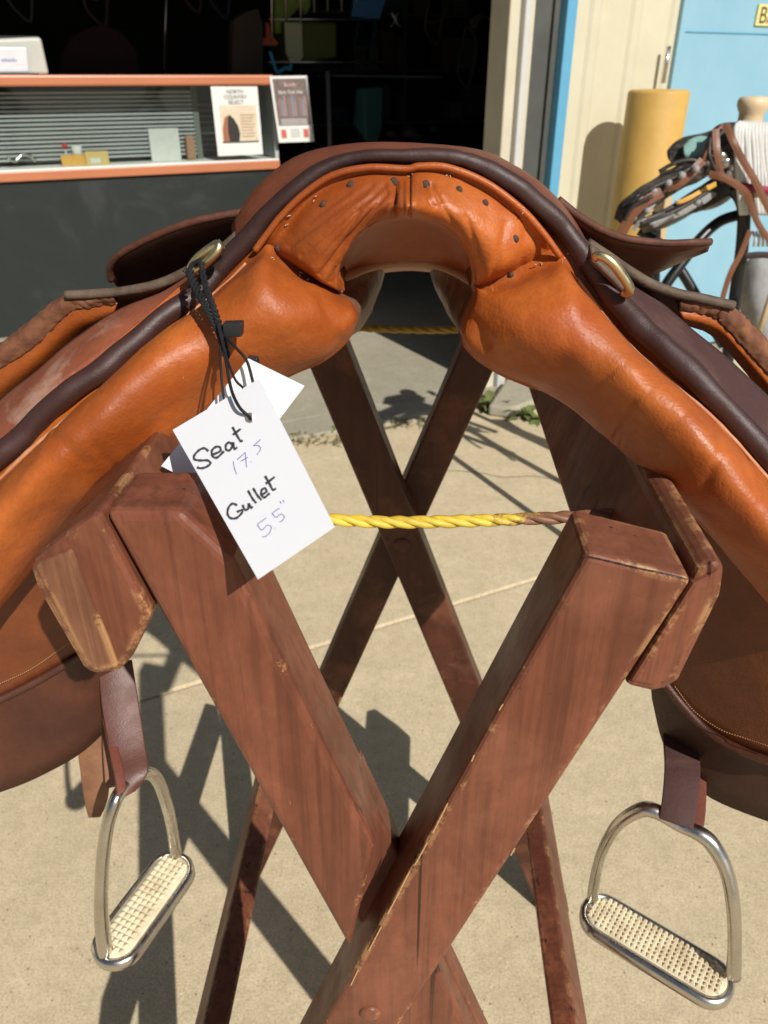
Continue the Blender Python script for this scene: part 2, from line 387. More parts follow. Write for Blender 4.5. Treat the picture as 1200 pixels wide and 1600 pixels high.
# corrugated siding: flat bays with raised ribs
prof = []
x = a_b1+.002; k = 0
while x < a_door-.01:
    prof += [(x, 0), (min(x+.09, a_door), 0), (min(x+.105, a_door), -.009), (min(x+.135, a_door), -.009), (min(x+.15, a_door), 0)]
    x += .20
prof.append((a_door, 0))
rows = [[W(a, d, z) for a, d in prof] for z in (0, zt)]
V, F = grid(rows); mesh('siding', V, F, M['cream'], front, smooth=False, solid=.002)
bw('header', -7, a_j0, -.02, .12, 3.12, zt, M['cream'], front)
bw('header_fascia', -7, a_j0, -.05, -.022, 3.10, 3.3, M['blue'], front)
bw('siding', -7, -4.4, -.01, .1, 0, 3.1, M['cream'], front)
bw('siding', a_door+1.1, 6, -.01, .1, 0, zt, M['cream'], front)
bw('siding', a_door+.002, a_door+1.098, -.01, .1, 2.25, zt, M['cream'], front)
# foundation stub beside the jamb
b0 = G(785, 640)
tag(prism('foundation_stub', [G(762, 650), G(800, 655), G(840, 640), G(835, 610), G(790, 608)], (0, 0, .05), M['conc2'], bevel=.012), 'low rough concrete curb stub at the foot of the cream door jamb', 'curb')
# blue door
door = empty('blue_door', W(a_door, 0, 0), 'pale blue metal service door behind the yellow bollard', 'door')
bw('door_leaf', a_door+.035, a_door+1.06, .0, .05, .02, 2.2, M['blue_door'], door, bevel=.002)
bw('door_frame', a_door+.002, a_door+.032, -.03, .08, 0, 2.25, M['blue_door'], door, bevel=.003)
zz0 = PW(1040, 130, -.04)[2]; zz1 = PW(1040, 72, -.04)[2]
h0 = loc(PW(1040, 100, -.04))[0]
V, F = tubeg([W(h0, -.043, zz0), W(h0, -.043, zz1)], .009, 10); mesh('hinge', V, F, M['steel'], door)
pz = PW(1130, 52, 0)[2]
bw('kick_seam', a_door+.04, a_door+1.05, -.004, -.0005, pz, pz+.004, M['blue'], door)
# BA... sign
sg = loc(PW(1192, 22, -.01)); sw = .0
sign = bw('door_sign', loc(PW(1183, 22, -.006))[0], loc(PW(1183, 22, -.006))[0]+.34, -.008, -.002, PW(1183, 40, -.006)[2], PW(1183, 6, -.006)[2], plain('yellow_paper', (.72, .62, .24), .6))
tag(sign, 'small yellow paper sign lettered BA on the blue door', 'sign')
def text(body, name, mat_, parent, origin, ux, uz, size, ext=.0004, align='LEFT'):
    c = bpy.data.curves.new('t', 'FONT'); c.body = body; c.size = 1; c.extrude = 0; c.align_x = align
    o = bpy.data.objects.new('t', c); col.objects.link(o)
    dg = bpy.context.evaluated_depsgraph_get(); me = bpy.data.meshes.new_from_object(o.evaluated_get(dg))
    ux = np.array(ux)/np.linalg.norm(ux); uz = np.array(uz)/np.linalg.norm(uz); un = np.cross(ux, uz)
    V = [np.array(origin)+ux*v.co.x*size+uz*v.co.y*size+un*ext for v in me.vertices]; F = [tuple(p.vertices) for p in me.polygons]
    bpy.data.objects.remove(o); bpy.data.curves.remove(c); bpy.data.meshes.remove(me)
    return mesh(name, V, F, mat_, parent, smooth=False)
M['ink'] = mat('black_ink', (.03, .03, .03), .8)
text('BA', 'lettering', M['ink'], sign, PW(1184, 36, -.0085), U2, (0, 0, 1), .085)
# bollard
bp = P(1030, 140, 3.33); br = .112
V, F = [], []
rr = [(br, 0), (br, bp[2]-.012), (br-.004, bp[2]-.004), (br-.012, bp[2]), (0.001, bp[2]+.003)]
rows = [[(bp[0]+r_*math.cos(t), bp[1]+r_*math.sin(t), z_) for t in [2*math.pi*k/40 for k in range(40)]] for r_, z_ in rr]
V, F = grid(rows, True)
tag(mesh('bollard', V, F, M['yellow'], origin=(bp[0], bp[1], 0)), 'thick yellow steel bollard standing before the cream wall and blue door', 'bollard')

# ------------------------------------------------------------------ counter
dC = 1.75
M['cherry'] = plain('orange_wood_laminate', (.46, .16, .075), .4, (.52, .19, .09), 0, 3)
def smudge():
    m = mat('dark_slate_panel', (.022, .026, .026), .5, spec=.3); n = NB(m)
    s = n.noise(2.6, 6, .7, dist=1.4)
    n.col(n.mix(n.ramp(s, [(.52, 0), (.75, .5)]), (.022, .026, .025), (.060, .064, .060))); n.rough(n.ramp(s, [(.4, .42), (.7, .62)])); return m
M['slate'] = smudge()
M['slat_e'] = plain('pale_slat', (.42, .44, .44), .5)
M['case'] = plain('display_case_back', (.13, .15, .17), .7, (.17, .19, .20), 0, 2)
M['case2'] = plain('grey_green_board', (.16, .175, .15), .7, (.13, .145, .125), 0, 9)
M['shelf'] = plain('white_shelf', (.80, .80, .77), .6)
cz1 = CH+.004; cz0 = PW(300, 134, dC)[2]; sz1 = PW(200, 248, dC)[2]; sz0 = PW(200, 261, dC)[2]
sz00 = sz0-.045
aC1 = loc(PW(432, 180, dC))[0]; aC0 = -5.5
ctr = empty('sales_counter', W(aC1, dC, 0), 'long sales counter with wood trim, display case and dark lower panel', 'counter')
bw('counter_top', aC0, aC1, dC, dC+.55, cz0, cz1, M['cherry'], ctr, bevel=.01)
bw('lower_panel', aC0, aC1, dC+.02, dC+.5, 0.0, sz00, M['slate'], ctr, bevel=.004)
bw('wood_rail', aC0, aC1+.004, dC, dC+.05, sz00+.001, sz0, M['cherry'], ctr, bevel=.004)
bw('display_shelf', aC0, aC1, dC+.003, dC+.5, sz0+.001, sz1-.03, M['shelf'], ctr)
bw('case_back', aC0, aC1-.02, dC+.30, dC+.32, sz1-.03, cz0-.001, M['case'], ctr)
bw('case_end', aC1-.02, aC1, dC+.003, dC+.5, sz1-.029, cz0-.001, M['slat_e'], ctr)
ap = loc(PW(316, 200, dC))[0]
bw('case_divider', ap, ap+.03, dC+.16, dC+.30, sz1-.03, cz0-.002, M['case2'], ctr)
sl = None; n_s = 16
for i in range(n_s):
    z_ = sz1-.005+(cz0-.03-sz1)*i/(n_s-1)
    V, F = boxw(aC0, ap-.002, dC+.158, dC+.175, z_, z_+.0095)
    if sl is None: sl = mesh('slat', V, F, M['slat_e'], ctr, smooth=False); sz_ = z_
    else:
        o = sl.copy(); col.objects.link(o); o.location = (0, 0, z_-sz_)
for i in range(9):
    z_ = sz1+.002+(cz0-.10-sz1)*i/8
    bw('slat', ap+.042, aC1-.022, dC+.285, dC+.297, z_, z_+.004, M['slat_e'], ctr)
gm = bpy.data.materials.new('case_glass'); gm.use_nodes = True; t_ = gm.node_tree; t_.nodes.clear()
o_ = t_.nodes.new('ShaderNodeOutputMaterial'); mx = t_.nodes.new('ShaderNodeMixShader'); tr = t_.nodes.new('ShaderNodeBsdfTransparent'); gl = t_.nodes.new('ShaderNodeBsdfGlossy')
gl.inputs['Roughness'].default_value = .03; fr = t_.nodes.new('ShaderNodeFresnel'); fr.inputs[0].default_value = 1.45
tr.inputs[0].default_value = (.88, .91, .90, 1)
t_.links.new(fr.outputs[0], mx.inputs[0]); t_.links.new(tr.outputs[0], mx.inputs[1]); t_.links.new(gl.outputs[0], mx.inputs[2]); t_.links.new(mx.outputs[0], o_.inputs[0])
bw('glass_pane', aC0, aC1-.002, dC+.006, dC+.010, sz1-.028, cz0-.002, gm, ctr)

def onshelf(px, py0, py1, wpx, dd, name, mt, label, cat, th=.03, tilt=0, **k):
    a = loc(PW(px, py1, dC+dd))[0]; a2 = loc(PW(px+wpx, py1, dC+dd))[0]; zt_ = PW(px, py0, dC+dd)[2]
    o = bw(name, a, a2, dC+dd, dC+dd+th, sz1-.029, max(zt_, sz1-.02), mt, **k)
    return tag(o, label, cat)
M['yel_box'] = plain('yellow_box_card', (.66, .33, .05), .6, (.7, .42, .10), 0, 30)
M['paper'] = plain('white_paper', (.66, .66, .62), .7, (.58, .58, .55), 0, 20)
M['plaster'] = plain('plaster_grey', (.40, .42, .36), .7, (.34, .36, .30), 0, 9)
onshelf(97, 243, 254, 40, .08, 'envelope', M['yel_box'], 'flat orange envelope lying on the display shelf left of the printed yellow box', 'envelope')
bx = onshelf(135, 237, 254, 36, .06, 'printed_box', plain('printed_yellow', (.62, .45, .16), .6), 'small printed yellow box on the display shelf right of the orange envelope', 'box')
q0 = loc(PW(141, 248, dC+.059))
bw('label', q0[0], q0[0]+.05, dC+.0585, dC+.0598, sz1-.02, sz1+.004, M['paper'], bx)
onshelf(238, 201, 252, 46, .14, 'notepad', M['paper'], 'white notepad standing on the display shelf before the slats', 'notepad', th=.012)
onshelf(294, 212, 250, 14, .12, 'wooden_block', plain('tan_block', (.36, .20, .12), .7), 'small tan wooden figure standing right of the white notepad', 'ornament', th=.03, bevel=.01)
# little white cup
c0 = PW(121, 240, dC+.15); zb = sz1-.029
rows = [[(c0[0]+r_*math.cos(t), c0[1]+r_*math.sin(t), z_) for t in [2*math.pi*k/20 for k in range(20)]] for r_, z_ in [(.001, zb), (.018, zb), (.027, zb+.09), (.024, zb+.09), (.016, zb+.006)]]
V, F = grid(rows, True); tag(mesh('cup', V, F, M['paper'], solid=0), 'small white cup standing behind the orange envelope in the display case', 'cup')
rb = PW(101, 228, dC+.16)
V, F = tubeg([rb+np.array([0, 0, .012*k-.012]) for k in range(3)], [.010, .015, .008], 12); vv = V
o = mesh('red_trinket', V, F, plain('red_plastic', (.55, .03, .03), .4)); tag(o, 'tiny red ornament on a thin stem inside the display case', 'ornament')
mesh('stem', *tubeg([[rb[0], rb[1], zb], rb+np.array([0, 0, -.01])], .004, 8), M['paper'], o)
# silver bit lying on shelf at left
pts = cr([PW(12+k*11, 246+6*math.sin(k*1.9), dC+.10+.012*k) for k in range(5)], 6)
tag(tube('snaffle_bit', pts, .008, M['steel'], n=8), 'silver jointed snaffle bit lying at the left end of the display shelf', 'horse bit')
# white panel leaning inside case (left)
V, F = prismg([PW(-60, 146, dC+.20), PW(78, 146, dC+.20), PW(94, 253, dC+.18), PW(-60, 256, dC+.18)], NIN*.012)
tag(mesh('display_board', V, F, M['case2'], smooth=False), 'grey green board leaning inside the left end of the display case', 'board')
# flyers
M['tape'] = plain('dark_tape', (.03, .03, .035), .5)
def flyer(name, cs, dd, m, label):
    q = [PW(x, y, dC+dd) for x, y in cs]
    V, F = prismg(q, NIN*.002); o = mesh(name, V, F, m, smooth=False); tag(o, label, 'flyer'); return o, q
def on(q, u, v, off=-.0016):         # bilinear place on a flyer, a hair in front
    tp = lerp(q[0], q[1], u); bt = lerp(q[3], q[2], u); return lerp(tp, bt, v)+NIN*off
def patch(q, pts, mt, name, parent, off=-.0012):
    V = [on(q, u, v, off) for u, v in pts]; return mesh(name, V, [tuple(range(len(V)))], mt, parent, smooth=False)
M['fly_w'] = plain('flyer_white', (.74, .73, .70), .6)
f1, q1 = flyer('flyer', [(329, 135), (402, 135), (411, 241), (341, 244)], -.006, M['fly_w'], 'white flyer with a dark horse picture taped to the display case')
patch(q1, [(.13, .27), (.93, .27), (.93, .80), (.13, .80)], plain('flyer_tan', (.62, .50, .36), .6, (.70, .62, .48), 0, 25), 'picture', f1)
patch(q1, [(.17, .80), (.18, .62), (.24, .46), (.34, .40), (.42, .46), (.50, .56), (.53, .68), (.50, .79)], mat('horse_dark', (.025, .022, .02), .7), 'horse_picture', f1, -.0020)
patch(q1, [(.15, .79), (.16, .60), (.22, .44), (.30, .41), (.28, .52), (.27, .66), (.29, .79)], mat('horse_brown', (.32, .12, .06), .7), 'horse_picture', f1, -.0026)
patch(q1, [(.13, .79), (.93, .79), (.93, .81), (.13, .81)], mat('dark_green', (.04, .05, .03), .7), 'picture_line', f1, -.0026)
ux = q1[1]-q1[0]
for i, s in enumerate(('NORTH', 'COUNTRY', 'SELECT')):
    text(s, 'lettering', M['ink'], f1, on(q1, .5, .10+.075*i, -.002), ux, (0, 0, 1), .026, 0, 'CENTER')
for i in range(8):
    patch(q1, [(.56, .40+.045*i), (.88-.03*(i % 3), .40+.045*i), (.88-.03*(i % 3), .415+.045*i), (.56, .415+.045*i)], mat('brown_ink', (.38, .24, .15), .8), 'text_line', f1, -.002)
f2, q2 = flyer('flyer', [(421, 119), (480, 118), (491, 221), (436, 223)], -.05, M['fly_w'], 'white edged flyer with a grey brown poster print at the counter end')
patch(q2, [(.06, .04), (.95, .04), (.95, .74), (.06, .74)], plain('flyer_brown', (.13, .095, .085), .6, (.24, .18, .17), 0, 40), 'picture', f2)
for i, (s, sz) in enumerate((('Benefit', .024), ('Barn Tack Sale', .023))):
    text(s, 'lettering', M['fly_w'] if i else mat('pink_ink', (.7, .5, .45), .7), f2, on(q2, .5, .15+.11*i, -.002), q2[1]-q2[0], (0, 0, 1), sz, 0, 'CENTER')
for i in range(11):
    u = .14+.07*i; v0 = .32+.03*math.sin(i*2.3)
    patch(q2, [(u, v0), (u+.045, v0+.01), (u+.05, .60), (u-.005, .60)], mat('fig', [(.30, .16, .13), (.20, .26, .36), (.35, .22, .18), (.16, .15, .16)][i % 4], .7), 'printed_figure', f2, -.002)
for i in range(4):
    patch(q2, [(.14, .64+.024*i), (.86, .64+.024*i), (.86, .648+.024*i), (.14, .648+.024*i)], M['fly_w'], 'text_line', f2, -.002)
for u in (.10, .72):
    patch(q2, [(u, .80), (u+.14, .80), (u+.14, .93), (u, .93)], mat('red_ink', (.55, .12, .09), .7), 'red_square', f2, -.002)
for i in range(4):
    patch(q2, [(.36, .80+.035*i), (.62, .80+.035*i), (.62, .812+.035*i), (.36, .812+.035*i)], mat('grey_ink', (.4, .4, .4), .7), 'text_line', f2, -.002)
# items on the counter top
M['moni'] = plain('grey_plastic', (.50, .51, .46), .5, (.44, .45, .41))
mo = empty('monitor', PW(40, 118, dC+.25), 'back of a pale grey computer monitor standing on the left of the counter', 'monitor')
V, F = prismg([PW(-80, 64, dC+.25), PW(48, 58, dC+.25), PW(64, 58, dC+.25), PW(77, 117, dC+.25), PW(-80, 117, dC+.25)], NIN*.05)
mesh('housing', V, F, M['moni'], mo, smooth=False, bevel=.015, seg=3)
V, F = prismg([PW(-90, 56, dC+.31), PW(60, 56, dC+.31), PW(66, 110, dC+.31), PW(-90, 110, dC+.31)], NIN*.02)
mesh('screen_frame', V, F, M['toggle'], mo, smooth=False)
V, F = prismg([PW(-90, 72, dC+.06), PW(42, 74, dC+.06), PW(46, 113, dC+.06), PW(-90, 114, dC+.06)], NIN*.05)
nb = mesh('receipt_box', V, F, plain('wrapped_white', (.62, .62, .66), .35, (.70, .70, .72), .3, 12), smooth=False, bevel=.006)
tag(nb, 'white wrapped box with faint blue print on the counter before the monitor', 'box')
fb_ = mat('faint_blue', (.25, .28, .48), .7)
for k in range(7):
    a_ = PW(2+k*3.6, 96, dC+.0585); V, F = prismg([a_, a_+U2*.008, a_+U2*.008+np.array([0, 0, .008+.003*(k % 2)]), a_+np.array([0, 0, .008+.003*(k % 3)])], NIN*.0006); mesh('print_mark', V, F, fb_, nb, smooth=False)
V, F = boxw(aC0, loc(PW(61, 117, dC+.05))[0], dC+.03, dC+.24, cz1+.001, cz1+.007); tag(mesh('counter_mat', V, F, M['toggle'], smooth=False), 'thin black mat under the white box on the counter', 'mat')

# ------------------------------------------------------------------ things inside the dark store
def itm(name, pts, dd, th, mt, label, cat, **k):
    V, F = prismg([PW(x, y, dC+dd) for x, y in pts], NIN*th)
    k.setdefault('bevel', .008); o = mesh(name, V, F, mt, smooth=False, **k); return tag(o, label, cat)
wire = metal_mat('chrome_wire', (.55, .55, .55), .3)
rack = empty('wire_rack', PW(480, 118, dC+.6), 'tall chrome wire grid rack hung with tack inside the store', 'display rack')
for i, x in enumerate((424, 446, 469, 490, 511, 533, 556)):
    y1 = [70, 34, 34, 20, 18, 18, 4][i]
    tube('grid_wire', [PW(x, -90, dC+.6), PW(x+1, y1 if i else 70, dC+.6)], .006, wire, rack, n=6)
for y in (-40, 30, 97):
    tube('grid_wire', [PW(420, y, dC+.61), PW(600, y, dC+.61)], .004, wire, rack, n=6)
itm('hanging_sack', [(432, -40), (484, -40), (486, 10), (478, 24), (470, 10), (452, 30), (446, 52), (430, 52)], .75, .06, plain('green_sack', (.13, .20, .03), .7, (.20, .28, .06), 0, 15), 'lime green hay net sack hanging at the top of the wire rack', 'sack')
itm('orange_glove', [(415, 34), (421, 36), (424, 55), (436, 66), (432, 72), (412, 71), (408, 62), (416, 56)], .72, .03, plain('orange_cloth', (.50, .10, .03), .7), 'bright orange glove hanging left of the green tub', 'glove')
tub = empty('feed_tub', PW(486, 95, dC+.66), 'square green storage tub with a pale end on the wire rack shelf', 'tub')
V, F = prismg([PW(446, 33, dC+.66), PW(526, 35, dC+.66), PW(527, 90, dC+.66), PW(470, 96, dC+.66), PW(452, 96, dC+.66), PW(447, 80, dC+.66)], NIN*.3)
mesh('tub_body', V, F, plain('olive_plastic', (.06, .075, .012), .5), tub, smooth=False, bevel=.012)
V, F = prismg([PW(445, 34, dC+.645), PW(472, 35, dC+.645), PW(474, 90, dC+.645), PW(468, 97, dC+.645), PW(454, 97, dC+.645), PW(447, 82, dC+.645)], NIN*.014)
mesh('tub_pale_end', V, F, plain('pale_tub_end', (.34, .36, .24), .5), tub, smooth=False, bevel=.004)  # paler piece over the left end of the tub
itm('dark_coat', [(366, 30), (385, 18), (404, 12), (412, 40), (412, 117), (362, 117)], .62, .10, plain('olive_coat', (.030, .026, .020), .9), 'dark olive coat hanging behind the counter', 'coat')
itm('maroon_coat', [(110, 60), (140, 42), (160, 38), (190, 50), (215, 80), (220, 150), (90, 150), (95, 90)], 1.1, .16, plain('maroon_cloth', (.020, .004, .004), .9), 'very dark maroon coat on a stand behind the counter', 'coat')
tube_p = cr([PW(422, 80, dC+.55), PW(428, 100, dC+.55), PW(433, 112, dC+.55), PW(440, 110, dC+.55), PW(446, 106, dC+.55), PW(453, 108, dC+.55), PW(455, 100, dC+.55)], 5)
tag(tube('blue_halter', tube_p, .010, plain('bright_blue_web', (.02, .25, .40), .6), n=8), 'bright blue webbing halter dangling above the counter end', 'halter')
itm('blue_cloth', [(556, -20), (612, -20), (603, 0), (594, 30), (550, 26)], .7, .03, plain('blue_cloth', (.03, .12, .28), .8), 'blue saddle cloth hanging at the top centre of the store', 'cloth')
tube('x', [(0, 0, -9), (0, 0, -9.1)], .001, M['black']).name = 'zz'; bpy.data.objects.remove(bpy.data.objects['zz'])
pb = PW(512, 112, dC+.1)
post = tube('display_post', [(pb[0], pb[1], 0), (pb[0], pb[1], pb[2])], .014, plain('grey_post', (.10, .10, .10), .5), n=12)
tag(post, 'thin grey metal post standing just right of the counter end', 'post')
tube('y', [PW(262, -60, dC+1.2), PW(256, 108, dC+1.2)], .006, wire, None, n=6).name = 'hanging_chain'
tag(bpy.data.objects['hanging_chain'], 'thin pale hanging cord in the dark behind the counter', 'cord')
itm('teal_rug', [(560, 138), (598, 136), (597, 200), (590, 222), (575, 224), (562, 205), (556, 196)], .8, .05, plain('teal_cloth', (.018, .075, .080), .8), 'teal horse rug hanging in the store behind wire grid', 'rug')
itm('rack_shelf', [(520, 116), (690, 119), (690, 122), (520, 120)], 1.0, .3, plain('grey_shelf', (.09, .10, .11), .4), 'thin grey shelf in the dark middle of the store', 'shelf', bevel=0)
for i, (x, y, s) in enumerate([(612, 210, 9), (642, 208, 14), (678, 203, 7), (652, 214, 8)]):
    c = PW(x, y, dC+1.3); rr_ = s*.0035
    V, F = tubeg([c+U2*(-rr_*1.4), c+U2*(-rr_*.5)+np.array([0, 0, .01]), c+U2*rr_*.6, c+U2*rr_*1.4], [rr_*.3, rr_*.8, rr_*.7, rr_*.2], 10)
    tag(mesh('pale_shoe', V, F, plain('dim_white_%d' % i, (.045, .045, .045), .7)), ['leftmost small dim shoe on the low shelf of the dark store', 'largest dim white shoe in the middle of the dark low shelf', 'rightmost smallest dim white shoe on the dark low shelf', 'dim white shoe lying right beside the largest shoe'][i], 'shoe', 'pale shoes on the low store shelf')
hk = empty('wall_hook', PW(618, 35, dC+.9), 'small silver double hook hanging high in the dark store', 'hook')
tube('hook_arm', cr([PW(610, 42, dC+.9), PW(614, 38, dC+.9), PW(618, 32, dC+.9), PW(619, 24, dC+.9), PW(624, 20, dC+.9)], 4), .006, wire, hk, n=8)
tube('hook_arm', cr([PW(626, 42, dC+.9), PW(622, 38, dC+.9), PW(618, 32, dC+.9), PW(614, 24, dC+.9), PW(612, 20, dC+.9)], 4), .006, wire, hk, n=8)
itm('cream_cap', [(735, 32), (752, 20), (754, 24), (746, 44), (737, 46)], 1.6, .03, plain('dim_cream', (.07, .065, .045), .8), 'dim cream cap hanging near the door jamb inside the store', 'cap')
shu = empty('shelf_unit', W(loc(PW(640, 100, dC+2.2))[0], dC+2.2, 0), 'dim grey shelf unit with stacked goods deep in the dark store', 'shelving')
ax0 = loc(PW(470, 100, dC+2.2))[0]; ax1 = loc(PW(775, 100, dC+2.2))[0]
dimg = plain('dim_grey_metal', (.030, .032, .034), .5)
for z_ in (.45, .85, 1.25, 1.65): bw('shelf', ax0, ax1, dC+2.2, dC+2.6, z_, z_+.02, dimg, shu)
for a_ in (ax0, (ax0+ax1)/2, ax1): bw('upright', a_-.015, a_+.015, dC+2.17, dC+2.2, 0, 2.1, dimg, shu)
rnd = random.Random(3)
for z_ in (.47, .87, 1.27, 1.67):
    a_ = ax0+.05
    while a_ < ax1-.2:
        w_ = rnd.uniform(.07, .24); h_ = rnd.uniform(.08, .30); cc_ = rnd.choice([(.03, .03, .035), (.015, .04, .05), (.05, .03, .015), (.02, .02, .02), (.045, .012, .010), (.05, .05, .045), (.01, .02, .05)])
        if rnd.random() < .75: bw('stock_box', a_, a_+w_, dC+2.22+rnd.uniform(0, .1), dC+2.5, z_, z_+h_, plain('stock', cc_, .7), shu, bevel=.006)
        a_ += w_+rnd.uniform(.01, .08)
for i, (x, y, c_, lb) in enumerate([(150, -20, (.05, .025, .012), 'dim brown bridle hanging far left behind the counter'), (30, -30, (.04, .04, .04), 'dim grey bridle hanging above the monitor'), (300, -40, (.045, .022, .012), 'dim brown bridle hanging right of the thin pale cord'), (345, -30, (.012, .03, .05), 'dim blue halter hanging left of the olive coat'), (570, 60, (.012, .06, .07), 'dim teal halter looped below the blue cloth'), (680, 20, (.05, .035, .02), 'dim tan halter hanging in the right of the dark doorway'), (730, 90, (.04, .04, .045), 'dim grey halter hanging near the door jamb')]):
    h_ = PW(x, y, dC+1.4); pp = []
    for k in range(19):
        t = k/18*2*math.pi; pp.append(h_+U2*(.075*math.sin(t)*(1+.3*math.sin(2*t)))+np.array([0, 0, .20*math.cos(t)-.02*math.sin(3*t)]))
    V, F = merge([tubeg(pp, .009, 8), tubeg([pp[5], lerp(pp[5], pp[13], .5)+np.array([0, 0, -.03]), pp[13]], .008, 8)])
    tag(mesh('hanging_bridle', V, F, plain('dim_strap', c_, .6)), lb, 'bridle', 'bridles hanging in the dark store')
# seen under the arch: bag and boxes standing on the store floor
def floor_item(name, pts, Y, th, mt, label, cat, **k):
    V, F = prismg([P(x, y, Y) for x, y in pts], (0, th, 0)); o = mesh(name, V, F, mt, smooth=False, **k); return tag(o, label, cat)
floor_item('blue_bag', [(592, 410), (636, 405), (640, 440), (634, 462), (610, 466), (594, 458)], 5.6, .15, plain('navy_bag', (.012, .04, .14), .7, (.03, .08, .2), 0, 9), 'blue bag on the store floor seen under the saddle arch', 'bag', bevel=.02)
fb = floor_item('printed_carton', [(634, 400), (690, 400), (690, 457), (648, 459), (634, 440)], 5.75, .2, plain('carton_white', (.22, .22, .23), .7), 'white and red printed carton on the store floor under the saddle arch', 'carton')
floor_item('z1', [(648, 446), (690, 444), (690, 457), (648, 459)], 5.74, .008, mat('red_print', (.35, .01, .02), .7), 'z', 'z')
o = bpy.data.objects['z1']; o.name = 'red_band'; del o['label']; del o['category']; mw = o.location.copy(); o.parent = fb; o.location = mw-fb.location
oo = mesh('dark_emblem', [P(656+13*math.cos(t), 428+12*math.sin(t), 5.738) for t in [k*math.pi/8 for k in range(16)]], [tuple(range(16))], mat('green_black', (.01, .03, .02), .7), fb, smooth=False)

# weeds in the joint
M['weed'] = plain('weed_green', (.10, .14, .035), .7, (.16, .18, .05), 0, 30)
M['weed_dry'] = plain('weed_dry', (.26, .20, .10), .8, (.16, .17, .06), 0, 40)
def weed(name, at, n, L, wd, mt, label, spread=.02):
    V, F = [], []
    for k in range(n):
        a = random.uniform(0, 6.28); el = random.uniform(.15, 1.0); l = L*random.uniform(.5, 1.1)
        b = np.array([at[0]+random.uniform(-spread, spread), at[1]+random.uniform(-spread, spread)*.5, 0.0])
        dr = np.array([math.cos(a), math.sin(a), 0]); sd_ = np.array([-dr[1], dr[0], 0]); o = len(V); ww = wd*random.uniform(.6, 1.2)
        for j in range(6):
            t = j/5; c = b+dr*l*t*math.cos(el)+np.array([0, 0, l*(math.sin(el)*t-.45*t*t)+.004]); ws = ww*math.sin(math.pi*min(.97, .12+t*.85))*(1+.35*(j % 2))
            V += [c-sd_*ws, c+np.array([0, 0, -ws*.3]), c+sd_*ws]
        for j in range(5):
            F += [(o+3*j, o+3*j+1, o+3*j+4, o+3*j+3), (o+3*j+1, o+3*j+2, o+3*j+5, o+3*j+4)]
    return tag(mesh(name, V, F, mt, origin=(at[0], at[1], 0)), label, 'weed')
weed('dandelion_plant', G(770, 640), 30, .14, .016, M['weed'], 'leafy green dandelion growing at the foot of the door jamb', .05)
weed('dandelion_plant', G(825, 652), 26, .13, .015, M['weed'], 'leafy green dandelion growing right of the jamb in shade', .06)
weed('grass_tuft', G(545, 668), 60, .045, .004, M['weed'], 'small green weed tuft in the pavement joint left of the far rack leg', .06)
weed('grass_tuft', G(490, 688), 90, .04, .003, M['weed_dry'], 'dry brown weed tuft in the pavement joint beside the white tags', .10)
weed('grass_tuft', G(640, 662), 60, .035, .003, M['weed_dry'], 'thin dry weed tuft in the pavement joint between the far rack legs', .08)

# ================================================================== WOODEN RACK
YF0, YF1 = .262, .300
rk = empty('saddle_rack', (0, .55, 0), 'reddish brown painted folding wooden saddle rack with crossed legs', 'saddle rack')
def xz(x, z, Y): return np.array([x, Y, z])
# near right leg: full depth, runs from upper right to lower left
def RL(z): return .067-(1.052-z)*.333          # left edge
def RR(z): return .112-(1.043-z)*.333+.001      # right edge
poly = [xz(RL(0), 0, YF0), xz(RR(0), 0, YF0), xz(RR(1.043), 1.043, YF0), xz(RL(1.052)+.002, 1.054, YF0)]
leg = prism('leg', poly, (0, YF1-YF0, 0), M['wood_r'], rk, bevel=.0032, seg=3)
# worn top block lip
def crack_on(pts, Y_, w_, parent, nm='crack', mt=None):
    c = cr([(x, y) for x, y in pts], 6); t = np.gradient(c, axis=0); t /= np.linalg.norm(t, axis=1)[:, None]; nn = np.stack([-t[:, 1], t[:, 0]], 1)
    rows = []
    for k, (a_, b_) in enumerate(zip(c, nn)):
        ww = w_*.5*(.6+.6*abs(math.sin(k*.9+x_seed(k)))); rows.append([P(*(a_-b_*ww), Y_), P(*(a_+b_*ww), Y_)])
    V, F = grid(rows); return mesh(nm, V, F, mt or M['crackm'], parent, smooth=False)
def x_seed(k): return (k*7919 % 13)/5
M['crackm'] = mat('dark_crack', (.018, .009, .007), .9); M['bare'] = mat('bare_pale_wood', (.46, .27, .12), .8)
crack_on([(912, 868), (950, 876), (1000, 888), (1040, 896), (1078, 906)], YF0-.0004, 1.8, leg)
for q_ in [[(786, 1100), (780, 1110)], [(741, 1180), (737, 1190)], [(700, 1255), (690, 1275), (676, 1302)], [(668, 1316), (655, 1340), (648, 1352)], [(640, 1362), (622, 1398), (606, 1428)], [(596, 1448), (576, 1486)], [(560, 1515), (548, 1540)], [(805, 1325), (798, 1337)]]:
    crack_on([q_[0]]+[tuple(lerp(q_[0], q_[-1], .5))]+[q_[-1]] if len(q_) == 2 else q_, YF0-.0005, 2.0, leg, 'chip', M['bare'])
